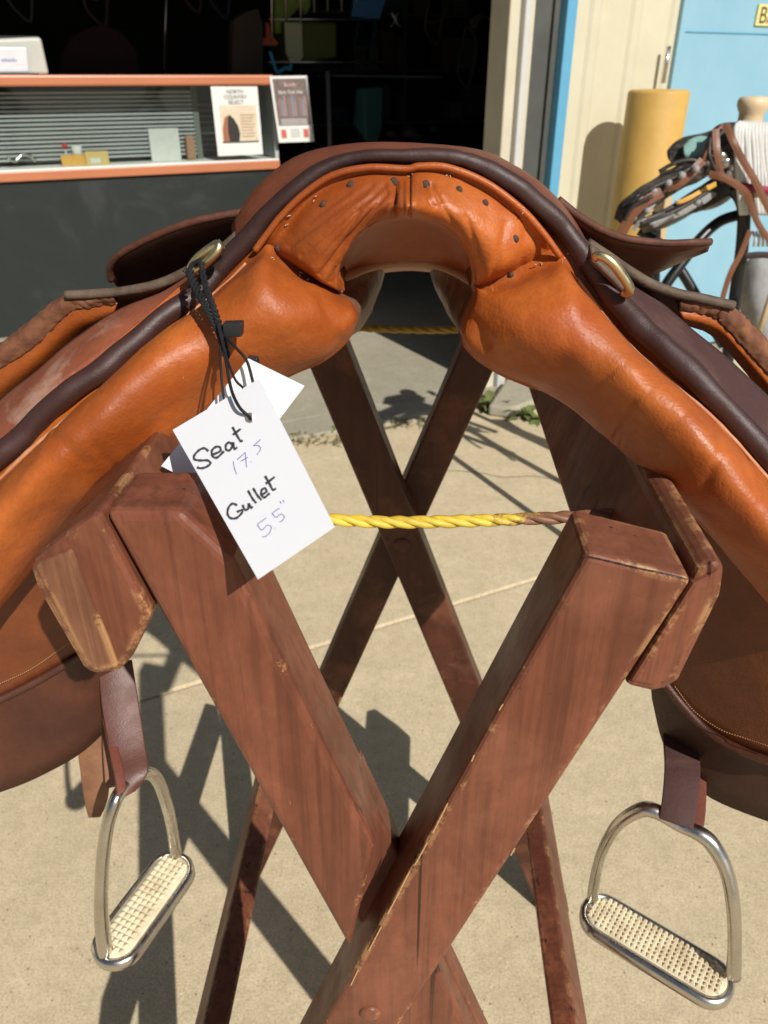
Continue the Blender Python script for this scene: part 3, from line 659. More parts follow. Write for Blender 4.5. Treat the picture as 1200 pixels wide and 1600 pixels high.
# near left leg: upper full-depth piece, cut for the halved joint, then the thin rear half
def LL(z): return -.128+(1.069-z)*.325
def LR(z): return LL(z)+.0455
c1 = P(566, 1326, YF0); c2 = P(546, 1488, YF0)
poly = [xz(LL(c2[2]), c2[2], YF0), xz(LR(c1[2]), c1[2], YF0), xz(LR(1.046), 1.046, YF0), xz(LL(1.069)+.034, 1.069, YF0), xz(LL(1.067)+.002, 1.068, YF0)]
prism('leg', poly, (0, YF1-YF0, 0), M['wood_l'], rk, bevel=.0042, seg=3)
zl = c1[2]+.03
poly = [xz(LL(0), 0, YF1-.014), xz(LR(0), 0, YF1-.014), xz(LR(zl), zl, YF1-.014), xz(LL(zl), zl, YF1-.014)]
lw = prism('leg', poly, (0, .017, 0), M['wood_l'], rk, bevel=.002)
# lower front part of the left leg beyond the joint
zb_ = P(690, 1545, YF0)[2]
zb_ += .03
poly = [xz(LL(0), 0, YF0+.004), xz(LR(0), 0, YF0+.004), xz(LR(zb_), zb_, YF0+.004), xz(LL(zb_-.05), zb_-.05, YF0+.004)]
prism('leg', poly, (0, YF1-YF0-.02, 0), M['wood_l'], rk, bevel=.003)
# far legs
def FL(z): return -.120+(.946-z)*.363
def FR(z): return .043-(.946-z)*.368
prism('leg', [xz(FL(0), 0, .80), xz(FL(0)+.050, 0, .80), xz(FL(1.02)+.050, 1.02, .80), xz(FL(1.02), 1.02, .80)], (0, .034, 0), M['wood_shaded'], rk, bevel=.003)
prism('leg', [xz(FR(0), 0, .836), xz(FR(0)+.047, 0, .836), xz(FR(1.02)+.047, 1.02, .836), xz(FR(1.02), 1.02, .836)], (0, .034, 0), M['wood_shaded'], rk, bevel=.003)
# top rails
pr = [P(976, 1072, .266), P(1080, 910, .266), P(1090, 888, .266), P(1122, 874, .266), P(1134, 888, .266), P(1128, 930, .266), P(1062, 1064, .266), P(1040, 1078, .266), P(1018, 1082, .266)]
prism('rail', pr, (0, .60, 0), M['wood_y'], rk, bevel=.003, seg=2)
pr = [P(238, 962, .262), P(152, 800, .262), P(104, 832, .262), P(52, 872, .262), P(46, 890, .262), P(56, 920, .262), P(128, 1044, .262), P(145, 1056, .262), P(188, 1050, .262), P(206, 1028, .262)]
ral = prism('rail', pr, (0, .60, 0), M['wood_y'], rk, bevel=.003, seg=2)
# end grain face on the left rail, a shallow raw plate that is the sawn end itself
eg = [P(52, 884, .2605), P(110, 858, .2605), P(170, 1000, .2605), P(186, 1044, .2605), P(146, 1051, .2605), P(130, 1036, .2605)]
prism('sawn_end', eg, (0, .006, 0), M['grain_end'], ral, bevel=.002)
er = [P(1082, 912, .2645), P(1126, 888, .2645), P(1122, 926, .2645), P(1058, 1058, .2645), P(1020, 1074, .2645), P(984, 1066, .2645)]
prism('sawn_end', er, (0, .006, 0), M['wood_y'], bpy.data.objects['rail'], bevel=.002)
# foot stretchers running front to back
prism('stretcher', [(-.179, .235, .370), (-.206, .235, .290), (-.232, .235, .299), (-.225, .235, .33), (-.205, .235, .378)], (0, .637, 0), M['wood_y'], rk, bevel=.004)
prism('stretcher', [(.151, .235, .370), (.179, .235, .290), (.205, .235, .299), (.198, .235, .33), (.176, .235, .378)], (0, .637, 0), M['wood_y'], rk, bevel=.004)
# bolts
def bolt(px, py, Y, r):
    c = P(px, py, Y); rows = [[c+np.array([rr_*math.cos(t), dy, rr_*math.sin(t)]) for t in [2*math.pi*k/20 for k in range(20)]] for rr_, dy in [(r, .001), (r*.96, -.001), (r*.7, -.0022), (r*.3, -.0029), (.0001, -.003)]]
    V, F = grid(rows, True); return V, F
V, F = bolt(578, 1582, YF0, .0068); mesh('bolt', V, F, M['wood_r'], rk)
V, F = bolt(628, 852, .80, .011); mesh('bolt', V, F, M['wood_shaded'], rk)
# ropes
def rope(name, pts, rad, mt, parent, turns=90):
    c = cr(pts, 40); L = np.concatenate([[0], np.cumsum(np.linalg.norm(np.diff(c, axis=0), axis=1))]); tot = L[-1]; parts = []
    step = rad*.22; N = int(tot/step); s = np.linspace(0, tot, N); c = np.stack([np.interp(s, L, c[:, i]) for i in range(3)], 1)
    t = np.gradient(c, axis=0); t /= np.linalg.norm(t, axis=1)[:, None]; a = np.cross(t, [0, 0, 1.]); a /= np.linalg.norm(a, axis=1)[:, None]; b = np.cross(t, a)
    for k in range(3):
        ph = s/(rad*5.2)*2*math.pi/1.0*.55+k*2.094
        q = c+a*(np.cos(ph)*rad*.46)[:, None]+b*(np.sin(ph)*rad*.46)[:, None]
        parts.append(tubeg(q, rad*.58*(1+.04*np.sin(s*900)), 8))
    V, F = merge(parts); return mesh(name, V, F, mt, parent)
rope('rope', [P(300, 800, .36), P(420, 806, .362), P(520, 812, .365), P(620, 816, .367), P(760, 813, .368), P(890, 808, .368), P(960, 804, .368)], .0036, M['rope'], rk)
rope('rope', [P(430, 505, .845), P(560, 512, .845), P(640, 515, .845), P(705, 515, .845), P(840, 508, .845)], .0044, M['rope2'], rk)

# ================================================================== ENGLISH SADDLE
sdl = empty('english_saddle', (0, .55, 1.0), 'orange and brown leather english saddle, front arch toward the camera, on the wooden rack', 'saddle')
def panel(side, st, YB, rear, lines):
    # station: Tx,Ty,Bx,By,bulge,YT,YB,Rx,Ry
    s = cr(st, 22); rows = []
    for q in s:
        T = P(q[0], q[1], q[5]); B = P(q[2], q[3], q[6]); Rr = P(q[7], q[8], .80); g = q[4]
        fwd = np.array([0, -1., 0]); ax = B-T; ax = ax/(np.linalg.norm(ax)+1e-9); fwd = fwd-ax*(fwd@ax); fwd /= np.linalg.norm(fwd)
        ctl = [T+np.array([0, .016, .016]), T, lerp(T, B, .13)+fwd*g*.62, lerp(T, B, .34)+fwd*g*.98, lerp(T, B, .58)+fwd*g*1.0, lerp(T, B, .82)+fwd*g*.62, B, lerp(B, Rr, .08)+np.array([0, 0, -.0005]), lerp(B, Rr, .5)+np.array([0, 0, .004]), Rr, Rr+np.array([0, .012, .03]), Rr+np.array([0, -.01, .055])]
        rows.append(cr(ctl, 9))
    n = toward(rows, gnorm(rows)); A = np.array(rows); V = crease(A.reshape(-1, 3), n.reshape(-1, 3), lines)
    n3 = n.reshape(-1, 3)
    for i in range(len(V)):
        V[i] += n3[i]*(.0016*noise.noise(Vector(V[i]*22)) + .0007*noise.noise(Vector(V[i]*70)))
    V2, F = grid(rows); m = len(rows[0])
    F.append(tuple(range(m))); F.append(tuple(range((len(rows)-1)*m, len(rows)*m)))
    T_ = cr([P(q[0], q[1], q[5]-.0008) for q in st[6:]], 10)
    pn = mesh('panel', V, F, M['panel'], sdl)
    tube('seam', T_, .0011*(1+.25*np.array([noise.noise(Vector(t*160)) for t in T_])), M['seam'], pn, n=7)
    return pn
Lst = [(530, 458, 546, 470, .002, .412, .405, 600, 432), (520, 450, 556, 490, .012, .410, .398, 596, 446),
       (497, 438, 552, 512, .022, .408, .394, 588, 466), (470, 424, 536, 534, .028, .405, .392, 578, 490),
       (445, 410, 505, 560, .033, .403, .390, 560, 515), (418, 385, 455, 583, .036, .402, .390, 530, 530),
       (385, 412, 400, 608, .038, .401, .390, 500, 545), (340, 455, 350, 634, .036, .398, .380, 470, 555), (270, 512, 288, 672, .034, .384, .362, 440, 560),
       (200, 572, 212, 728, .032, .368, .347, 410, 565), (112, 648, 122, 790, .030, .354, .338, 380, 570), (50, 700, 52, 862, .030, .345, .332, 360, 575),
       (0, 748, -2, 932, .030, .341, .328, 340, 580), (-90, 835, -70, 1030, .030, .334, .323, 300, 590), (-160, 905, -150, 1080, .02, .33, .32, 270, 600)]
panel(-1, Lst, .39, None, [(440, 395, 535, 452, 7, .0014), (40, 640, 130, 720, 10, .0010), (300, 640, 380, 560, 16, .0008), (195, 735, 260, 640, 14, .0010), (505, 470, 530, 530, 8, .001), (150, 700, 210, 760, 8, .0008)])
Rst = [(742, 452, 745, 460, .002, .412, .405, 672, 424), (746, 450, 722, 520, .012, .410, .396, 676, 440), (766, 446, 742, 556, .022, .408, .392, 686, 462),
       (800, 434, 780, 582, .030, .405, .390, 700, 490), (838, 412, 826, 601, .036, .403, .390, 718, 515), (874, 398, 866, 618, .039, .402, .390, 740, 530),
       (902, 436, 908, 646, .040, .400, .386, 765, 545), (936, 482, 952, 684, .039, .396, .374, 790, 552), (985, 540, 1002, 728, .036, .384, .360, 815, 560),
       (1040, 588, 1058, 776, .033, .372, .345, 840, 565), (1098, 638, 1112, 832, .031, .360, .337, 865, 570), (1150, 690, 1160, 892, .030, .351, .331, 890, 575),
       (1200, 748, 1202, 940, .030, .344, .327, 915, 580), (1290, 850, 1290, 1040, .030, .336, .322, 960, 590), (1360, 930, 1360, 1090, .02, .33, .32, 990, 600)]
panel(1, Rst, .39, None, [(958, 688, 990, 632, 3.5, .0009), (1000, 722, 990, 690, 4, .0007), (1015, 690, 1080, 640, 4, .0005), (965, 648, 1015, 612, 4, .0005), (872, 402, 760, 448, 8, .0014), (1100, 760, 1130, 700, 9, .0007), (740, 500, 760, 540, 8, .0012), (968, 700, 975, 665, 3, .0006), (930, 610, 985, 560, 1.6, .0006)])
# front facing between welt and gullet edge, with the gathered knot in the middle
Wc = cr([(398, 392), (418, 365), (440, 335), (475, 298), (520, 270), (575, 258), (635, 262), (655, 256), (700, 258), (760, 282), (815, 322), (850, 362), (880, 404)], 14)
Gc = cr([(534, 462), (526, 452), (520, 440), (528, 408), (550, 374), (585, 348), (628, 338), (648, 338), (690, 350), (718, 372), (738, 404), (744, 440), (742, 456)], 14)
rows = []; NR = 44
YG = lambda u: .390+.016*abs(2*u-1)**2
for j in range(NR+1):
    t = j/NR; row = []
    for i in range(len(Wc)):
        u = i/(len(Wc)-1); a = P(Wc[i][0], Wc[i][1], .403); b = P(Gc[i][0], Gc[i][1], YG(u))
        p = lerp(a, b, t)
        prof_ = .0035*math.exp(-((t-.05)/.045)**2) - .0012*math.exp(-((t-.14)/.06)**2) + .010*math.sin(math.pi*t**1.5)
        kn = math.exp(-((Wc[i][0]*(1-t)+Gc[i][0]*t-645)/26)**2)*math.exp(-((t-.66)/.32)**2)*.013
        sink = .0055*(math.exp(-(u/.05)**2)+math.exp(-((1-u)/.05)**2))
        row.append(p+np.array([0, sink-(prof_+kn)*(1-math.exp(-(u/.06)**2))*(1-math.exp(-((1-u)/.06)**2)), 0]))
    rows.append(row)
for j in range(1, 5):                # roll under the gullet edge
    t = j/4; rows.append([p+np.array([0, .012*t, .002*math.sin(t*math.pi)-.004*t*0+.003*t]) for p in rows[NR]])
n = toward(rows, gnorm(rows)); A = np.array(rows)
ln = [(640, 262, 640, 335, 2.2, .0016), (618, 284, 614, 334, 3.5, .0036), (664, 290, 678, 322, 3.0, .0032), (674, 286, 690, 314, 2.5, .0024),
      (655, 284, 655, 330, 2.0, .0007), (630, 284, 631, 332, 2.0, .0007),
      (605, 300, 500, 430, 4, .0017), (600, 290, 470, 400, 3.5, .0011), (612, 310, 530, 410, 4, .0014), (580, 290, 450, 385, 4, .0010), (560, 330, 515, 440, 4, .0010),
      (545, 300, 480, 350, 3, .0006), (690, 320, 740, 400, 4, .0009), (730, 340, 755, 430, 5, .0010), (790, 350, 770, 430, 6, .0009), (820, 360, 815, 420, 7, .0007),
      (592, 318, 520, 400, 1.6, .0008), (585, 305, 490, 415, 1.6, .0007), (540, 380, 522, 440, 1.6, .0007), (575, 300, 520, 345, 1.6, .0006), (565, 318, 545, 335, 1.6, .0005)]
V = crease(A.reshape(-1, 3), n.reshape(-1, 3), ln); n3 = n.reshape(-1, 3)
for i in range(len(V)): V[i] += n3[i]*(.0012*noise.noise(Vector(V[i]*30))+.0005*noise.noise(Vector(V[i]*110)))
V2, F = grid(rows); fac = mesh('front_facing', V, F, M['orange'], sdl)
# inner gullet lining running back
ctop = [P(Gc[i][0], Gc[i][1], YG(i/(len(Gc)-1))+.010)+np.array([0, 0, .002]) for i in range(0, len(Gc), 4)]
nC = len(ctop); rearc = cr([(560, 455), (575, 434), (598, 424), (620, 421), (640, 420), (660, 421), (680, 424), (700, 434), (715, 455)], 8)
arcL = cr([(516, 452, .43), (530, 441, .45), (552, 430, .47), (580, 420, .485), (612, 414, .49), (648, 413, .49), (686, 418, .485), (714, 429, .47), (735, 441, .45), (748, 454, .43)], 8)
ctl_ = []
for i in range(nC):
    q = arcL[int(round(i/(nC-1)*(len(arcL)-1)))]; a = P(*q); c0_ = ctop[i]; rr0 = P(*rearc[int(i/(nC-1)*(len(rearc)-1))], .80)
    ctl_.append([c0_, lerp(c0_, a, .35)+np.array([0, .014, .004]), lerp(c0_, a, .75)+np.array([0, .012, .003]), a, a+np.array([0, .012, .0015]), lerp(a, rr0, .5)+np.array([0, 0, .012]), rr0])
rows = [list(col_) for col_ in zip(*[cr(c_, 6) for c_ in ctl_])]
V, F = grid(rows); mesh('gullet_lining', V, F, M['lining'], sdl, solid=.004)
M['worn_orange'] = leather_mat('worn_pale_leather', (.46, .27, .15), (.42, .16, .06), rough=(.5, .7), mott=45)
tube('lining_edge', cr([P(q[0], q[1]-4, q[2]-.002) for q in arcL[::6]], 8), .0030, M['worn_orange'], sdl, n=10)
# pommel piping edge
# main dark welt
wl = cr([(-160, 870, 24), (-80, 792, 24), (0, 712, 24), (50, 668, 23), (100, 618, 23), (150, 583, 22), (200, 543, 21), (250, 500, 21), (300, 462, 20), (340, 425, 20), (380, 380, 20), (420, 335, 19), (460, 298, 18), (500, 268, 17), (550, 249, 14), (600, 244, 13.5), (640, 244, 14), (700, 245, 15), (750, 259, 17), (800, 286, 19), (850, 325, 20), (890, 368, 20), (920, 412, 21), (950, 453, 22), (990, 500, 23), (1040, 547, 24), (1090, 592, 24), (1140, 645, 24), (1200, 712, 25), (1280, 805, 26), (1350, 890, 26)], 10)
def welY(x):
    return float(np.interp(x, [-160, 0, 112, 200, 270, 340, 400, 880, 936, 985, 1040, 1098, 1200, 1350], [.334, .345, .358, .372, .388, .402, .405, .405, .400, .388, .376, .364, .348, .334]))
pts = [P(x, y, welY(x)+.003*noise.noise(Vector((x*.01, 0, 0)))) for x, y, r_ in wl]
rad = [r_*.78/FPX*np.dot(p-CC, FW)*(1+.07*noise.noise(Vector((r_+k*.13, 3, 0)))) for k, ((x, y, r_), p) in enumerate(zip(wl, pts))]
wv, wf = tubeg(pts, rad, 26, flat=1.0)
wv = np.array(wv); 
for i in range(len(wv)): wv[i] += .0009*np.array(noise.noise_vector(Vector(wv[i]*55)))
mesh('welt', wv, wf, M['welt'], sdl)
# fine orange lip just under the welt
lp = cr([(398, 392), (418, 365), (440, 337), (475, 303), (520, 274), (575, 262), (635, 264), (655, 260), (700, 262), (760, 286), (815, 327), (850, 366), (876, 402)], 8)
tube('piping', [P(x, y, .3985) for x, y in lp], .0017, M['orange'], sdl, n=8)
# seat (falls away behind the arch)
r0 = cr([(370, 392), (400, 350), (440, 310), (480, 275), (540, 250), (640, 245), (740, 255), (800, 282), (850, 322), (900, 378), (935, 430)], 4)
r1 = cr([(366, 352), (396, 304), (446, 259), (495, 238), (560, 229), (640, 229), (745, 239), (800, 262), (846, 292), (886, 335), (915, 385)], 4)
rows = [[P(x, y, .412) for x, y in r0], [P(x, y, .44) for x, y in r1]]
for Yn, kx, kz, sg_ in ((.50, 1.08, -.018, .25), (.58, 1.15, -.05, .6), (.68, 1.25, -.075, .8), (.77, 1.22, -.055, .9), (.82, 1.1, -.05, 1.0), (.84, 1.0, -.09, 1.0)):
    base = rows[1]
    rows.append([np.array([b[0]*kx, Yn, 1.155+ (b[2]-1.155)*(1-.25*sg_)+kz - .02*0]) for b in base])
rows = [list(map(np.array, r_)) for r_ in rows]
A = cr(np.array(rows).reshape(len(rows), -1), 5).reshape(-1, len(rows[0]), 3)
V, F = grid(A); mesh('seat', V, F, M['brown'], sdl, solid=.003)
# skirts (small flaps over the stirrup bars)
def sheet(name, rowlist, mt, th=.004, n=6, edge=None, wob=.0):
    A = [cr([P(*q) for q in r_], n) for r_ in rowlist]
    A = cr(np.array(A).reshape(len(A), -1), 5).reshape(-1, len(A[0]), 3) if len(A) > 1 else np.array(A)
    if wob:
        A = A.copy()
        for a in A.reshape(-1, 3): a += wob*np.array(noise.noise_vector(Vector(a*30)))
    V, F = grid(A); return mesh(name, V, F, mt, sdl, solid=th)
sk = sheet('skirt', [[(376, 338, .44), (340, 341, .44), (300, 350, .44), (250, 368, .445), (212, 386, .45), (185, 402, .455), (174, 418, .46), (175, 436, .465)],
                [(378, 356, .46), (348, 378, .475), (315, 398, .485), (280, 418, .49), (245, 434, .49), (212, 446, .49), (190, 448, .485), (180, 446, .475)]], M['flap_shaded'], .004)  # shade from the rolled rim is put into this dark underside
rimp = [(378, 332, .438), (340, 338, .438), (300, 347, .438), (250, 365, .443), (210, 384, .448), (183, 401, .453), (172, 419, .458), (173, 438, .463)]
tube('skirt_edge', cr([P(*q) for q in rimp], 8), .0021, M['edge_d'], sdl, n=10)
sk = sheet('skirt', [[(876, 318, .44), (905, 342, .44), (940, 362, .44), (980, 376, .445), (1040, 383, .45), (1080, 382, .45), (1108, 378, .455)],
                [(880, 350, .46), (905, 372, .47), (940, 398, .48), (985, 424, .485), (1020, 424, .485), (1070, 402, .48), (1108, 388, .46)]], M['brown'], .004)
rimp = [(872, 312, .438), (905, 338, .438), (940, 359, .438), (980, 373, .443), (1040, 380, .448), (1080, 379, .448), (1110, 378, .453)]
tube('skirt_edge', cr([P(*q) for q in rimp], 8), .0021, M['edge_d'], sdl, n=10)
# flap front rims
def rim(name, pts, r_, mt, n=8, flat=1.0):
    return tube(name, cr([P(*q) for q in pts], 8), r_, mt, sdl, n=10, flat=flat)
rim('flap_edge', [(103, 461, .432), (150, 459, .432), (200, 454, .43), (250, 443, .428), (300, 420, .426), (340, 395, .424), (372, 368, .422)], .0027, M['edge_g'])
rim('flap_edge', [(918, 380, .422), (950, 401, .424), (985, 425, .426), (1020, 445, .428), (1060, 459, .430), (1100, 467, .43), (1146, 478, .432)], .0027, M['edge_g'])
sheet('flap_top', [[(103, 463, .433), (180, 457, .432), (250, 445, .43), (310, 416, .427), (372, 370, .423)], [(110, 500, .47), (185, 498, .47), (250, 486, .46), (310, 450, .45), (376, 400, .44)]], M['sweat'], .003)
sheet('flap_top', [[(918, 383, .423), (985, 427, .427), (1060, 461, .43), (1146, 480, .433)], [(925, 420, .445), (985, 462, .455), (1060, 500, .47), (1140, 525, .48)]], M['flap_shaded'], .003)
# knee blocks: fuzzy thick cut edge and orange face under it
def block(topl, botl, facel):
    A = [cr([P(x, y, Y_) for x, y, Y_ in topl], 12), None, cr([P(x, y, Y_) for x, y, Y_ in botl], 12)]
    A[1] = (A[0]+A[2])/2+np.array([0, -.004, .002])
    A = cr(np.array(A).reshape(3, -1), 6).reshape(-1, len(A[0]), 3).copy()
    for a in A.reshape(-1, 3): a += .0009*np.array(noise.noise_vector(Vector(a*420)))+.0005*np.array(noise.noise_vector(Vector(a*120)))
    V, F = grid(A); b = mesh('knee_block', V, F, M['edge'], sdl, solid=.003)
    A = [cr([P(x, y, Y_) for x, y, Y_ in botl], 12), None, cr([P(x, y, Y_) for x, y, Y_ in facel], 12)]
    A[1] = (A[0]+A[2])/2+np.array([0, -.006, 0])
    A = cr(np.array(A).reshape(3, -1), 6).reshape(-1, len(A[0]), 3)
    V, F = grid(A); mesh('block_face', V, F, M['orange'], b, solid=.002)
    return b
block([(-120, 640, .44), (-50, 578, .44), (0, 541, .44), (44, 506, .44), (96, 468, .44), (140, 463, .44), (183, 458, .438)],
      [(-120, 680, .435), (-50, 618, .435), (0, 577, .435), (58, 538, .435), (108, 488, .435), (145, 479, .435), (184, 473, .434)],
      [(-120, 740, .45), (-50, 680, .45), (0, 638, .45), (64, 585, .45), (124, 530, .45), (155, 512, .45), (186, 494, .448)])
block([(1057, 469, .437), (1100, 474, .438), (1142, 482, .44), (1172, 508, .44), (1200, 538, .44), (1260, 610, .44)],
      [(1058, 482, .434), (1098, 489, .435), (1122, 500, .435), (1150, 530, .435), (1200, 585, .435), (1260, 655, .435)],
      [(1064, 500, .446), (1095, 512, .448), (1120, 528, .45), (1150, 560, .45), (1200, 622, .45), (1260, 700, .45)])
def wy(rows_): return [[(x, y, welY(x)+Y_-.405) for x, y, Y_ in rw] for rw in rows_]
# top of the panels between welt and flap
sheet('panel_top', wy([[(-120, 812, .415), (0, 700, .415), (87, 612, .415), (163, 556, .415), (233, 506, .415), (291, 452, .415), (345, 405, .415)],
                [(-120, 775, .43), (0, 664, .43), (75, 590, .43), (140, 540, .43), (215, 484, .43), (275, 455, .43), (345, 398, .43)],
                [(-120, 750, .46), (0, 632, .46), (55, 584, .46), (111, 535, .46), (190, 487, .46), (262, 455, .46), (345, 400, .45)]]), M['suede'], .003, wob=.0012)
sheet('panel_top', wy([[(925, 410, .415), (960, 455, .415), (1040, 535, .415), (1110, 598, .415), (1200, 695, .415), (1320, 830, .415)],
                [(935, 412, .43), (990, 462, .43), (1060, 532, .43), (1120, 586, .43), (1200, 668, .43), (1320, 800, .43)],
                [(935, 402, .46), (1000, 452, .46), (1070, 510, .46), (1130, 560, .46), (1200, 625, .46), (1320, 750, .46)]]), M['suede_d'], .003, wob=.001)  # deep shade on this side is put into the darker suede
# dee rings on their little leather tabs
def ring(pts, r_, mt): return tube('dee_ring', cr([P(*q) for q in pts], 6), r_, mt, sdl, n=10)
ring([(300, 424, .386), (299, 416, .386), (308, 404, .385), (324, 391, .384), (338, 382, .384), (342, 385, .383), (338, 394, .382), (324, 408, .382), (308, 421, .384), (300, 424, .386)], .0022, M['brass'])
tb = sheet('dee_tab', [[(288, 424, .40), (300, 412, .398), (322, 392, .396), (345, 376, .396)], [(300, 432, .396), (312, 420, .392), (330, 402, .392), (350, 386, .392)]], M['edge_g'], .003)
ring([(930, 402, .386), (938, 399, .384), (955, 409, .382), (972, 430, .382), (983, 448, .382), (982, 459, .384), (974, 456, .386)], .0023, M['brass'])
sheet('dee_tab', [[(920, 384, .40), (944, 400, .398), (968, 424, .396), (985, 452, .396)], [(924, 408, .392), (940, 422, .390), (958, 440, .390), (974, 456, .39)]], M['edge_g'], .003)
# nails
FV = np.array(V); fx_, fy_ = proj(FV) if False else (None, None)
FACV = np.array([v.co[:] for v in fac.data.vertices])+org(sdl); FX, FY = proj(FACV)
PANV = np.vstack([np.array([v.co[:] for v in o.data.vertices]) for o in bpy.data.objects if o.name.startswith('panel') and not o.name.startswith('panel_top')])+org(sdl)
PX, PY = proj(PANV)
def surf(x, y):
    k = np.argmin((FX-x)**2+(FY-y)**2); k2 = np.argmin((PX-x)**2+(PY-y)**2)
    a, b = FACV[k], PANV[k2]
    da = math.hypot(FX[k]-x, FY[k]-y); db = math.hypot(PX[k2]-x, PY[k2]-y)
    if db < 6 and (da > 6 or np.dot(b-CC, FW) < np.dot(a-CC, FW)): Y_ = b[1]
    else: Y_ = a[1]
    return P(x, y, Y_-.0004)
for i, (x, y, s_) in enumerate([(505, 320, 6), (548, 290, 7), (615, 285, 7.5), (665, 290, 7.5), (717, 297, 6), (758, 318, 6), (805, 374, 7), (435, 388, 7), (799, 430, 5)]):
    c = surf(x, y); rr_ = s_/FPX*.34
    rows = [[c+np.array([q*math.cos(t), dy, q*math.sin(t)]) for t in [2*math.pi*k/16 for k in range(16)]] for q, dy in [(rr_, .003), (rr_, .0003), (rr_*.8, -.0001), (rr_*.4, -.0003), (.00005, -.0004)]]
    V, F = grid(rows, True); mesh('nail', V, F, M['nail'], sdl)
# loose pale threads along the seams (uncountable frayed bits joined)
tv = []
for x, y in [(403, 368), (452, 338), (448, 352), (490, 310), (640, 275), (870, 392), (875, 410), (430, 405), (470, 428), (482, 434), (528, 456), (744, 452), (838, 416), (845, 412), (815, 328), (882, 400), (700, 272), (560, 262)]:
    for k in range(2):
        a = surf(x+random.uniform(-4, 4), y+random.uniform(-3, 3)); b = a+np.array([random.uniform(-.002, .002), -.001, random.uniform(-.0012, .0012)])
        tv.append(tubeg([a, (a+b)/2+np.array([0, -.0005, .0003]), b], .00025, 5))
V, F = merge(tv); o = mesh('frayed_thread', V, F, M['thread'], sdl); o['kind'] = 'stuff'
# lower flaps and sweat flaps
def flap(name, top, bot, mt, th=.004, **k): return sheet(name, [top, [tuple(lerp(a, b, .5)) for a, b in zip(top, bot)], bot], mt, th, **k)
fl = flap('flap', [(-160, 1020, .41), (-60, 940, .42), (0, 905, .425), (60, 885, .435), (120, 880, .445), (186, 900, .46)],
     [(-160, 1280, .39), (-60, 1256, .40), (0, 1235, .41), (60, 1212, .42), (130, 1172, .435), (186, 1118, .45)], M['flap'], wob=.001)
sf = flap('sweat_flap', [(-160, 1000, .395), (-60, 940, .40), (0, 900, .405), (60, 870, .415), (110, 862, .425), (172, 860, .44)],
     [(-160, 1165, .375), (-60, 1118, .385), (0, 1092, .395), (60, 1062, .405), (115, 1030, .415), (172, 1000, .43)], M['sweat'], wob=.0008)
fr_ = flap('flap', [(1000, 900, .47), (1060, 880, .455), (1130, 900, .43), (1200, 960, .41), (1330, 1060, .38)],
     [(1022, 1092, .47), (1042, 1168, .455), (1100, 1236, .43), (1200, 1280, .40), (1330, 1310, .37)], M['flap_shaded'], wob=.001)
flap('sweat_flap', [(1000, 830, .455), (1060, 800, .44), (1130, 820, .415), (1200, 900, .395), (1330, 1010, .365)],
     [(1018, 1030, .455), (1048, 1080, .44), (1100, 1138, .42), (1200, 1188, .39), (1330, 1225, .36)], M['sweat'], wob=.0008)
tube('sweat_flap_edge', cr([P(*q) for q in [(1020, 1032, .453), (1049, 1080, .437), (1101, 1138, .416), (1150, 1168, .40), (1200, 1188, .386), (1330, 1225, .355)]], 10), .0032, M['flap'], sdl, n=8, flat=1.0)
tube('sweat_flap_edge', cr([P(*q) for q in [(-160, 1165, .372), (-60, 1118, .382), (0, 1092, .392), (60, 1062, .402), (115, 1030, .412), (172, 1000, .427)]], 10), .003, M['flap'], sdl, n=8)
def stitches(line, Yoff, n, mt=M['stitch']):
    c = cr([P(*q) for q in line], 30); L = np.concatenate([[0], np.cumsum(np.linalg.norm(np.diff(c, axis=0), axis=1))]); ps = []
    for k in range(n):
        s0 = L[-1]*k/n; s1 = s0+L[-1]/n*.6
        a, b = [np.array([np.interp(s_, L, c[:, i]) for i in range(3)])+np.array([0, Yoff, 0]) for s_ in (s0, s1)]
        ps.append(tubeg([a, b], .00035, 5))
    V, F = merge(ps); o = mesh('stitching', V, F, mt, sdl); o['kind'] = 'stuff'; return o
stitches([(0, 1062, .39), (55, 1036, .40), (100, 1005, .41), (130, 985, .418)], -.006, 45)
stitches([(1050, 1062, .435), (1080, 1100, .425), (1120, 1128, .41), (1160, 1142, .40), (1200, 1155, .385), (1260, 1172, .37)], -.007, 60)

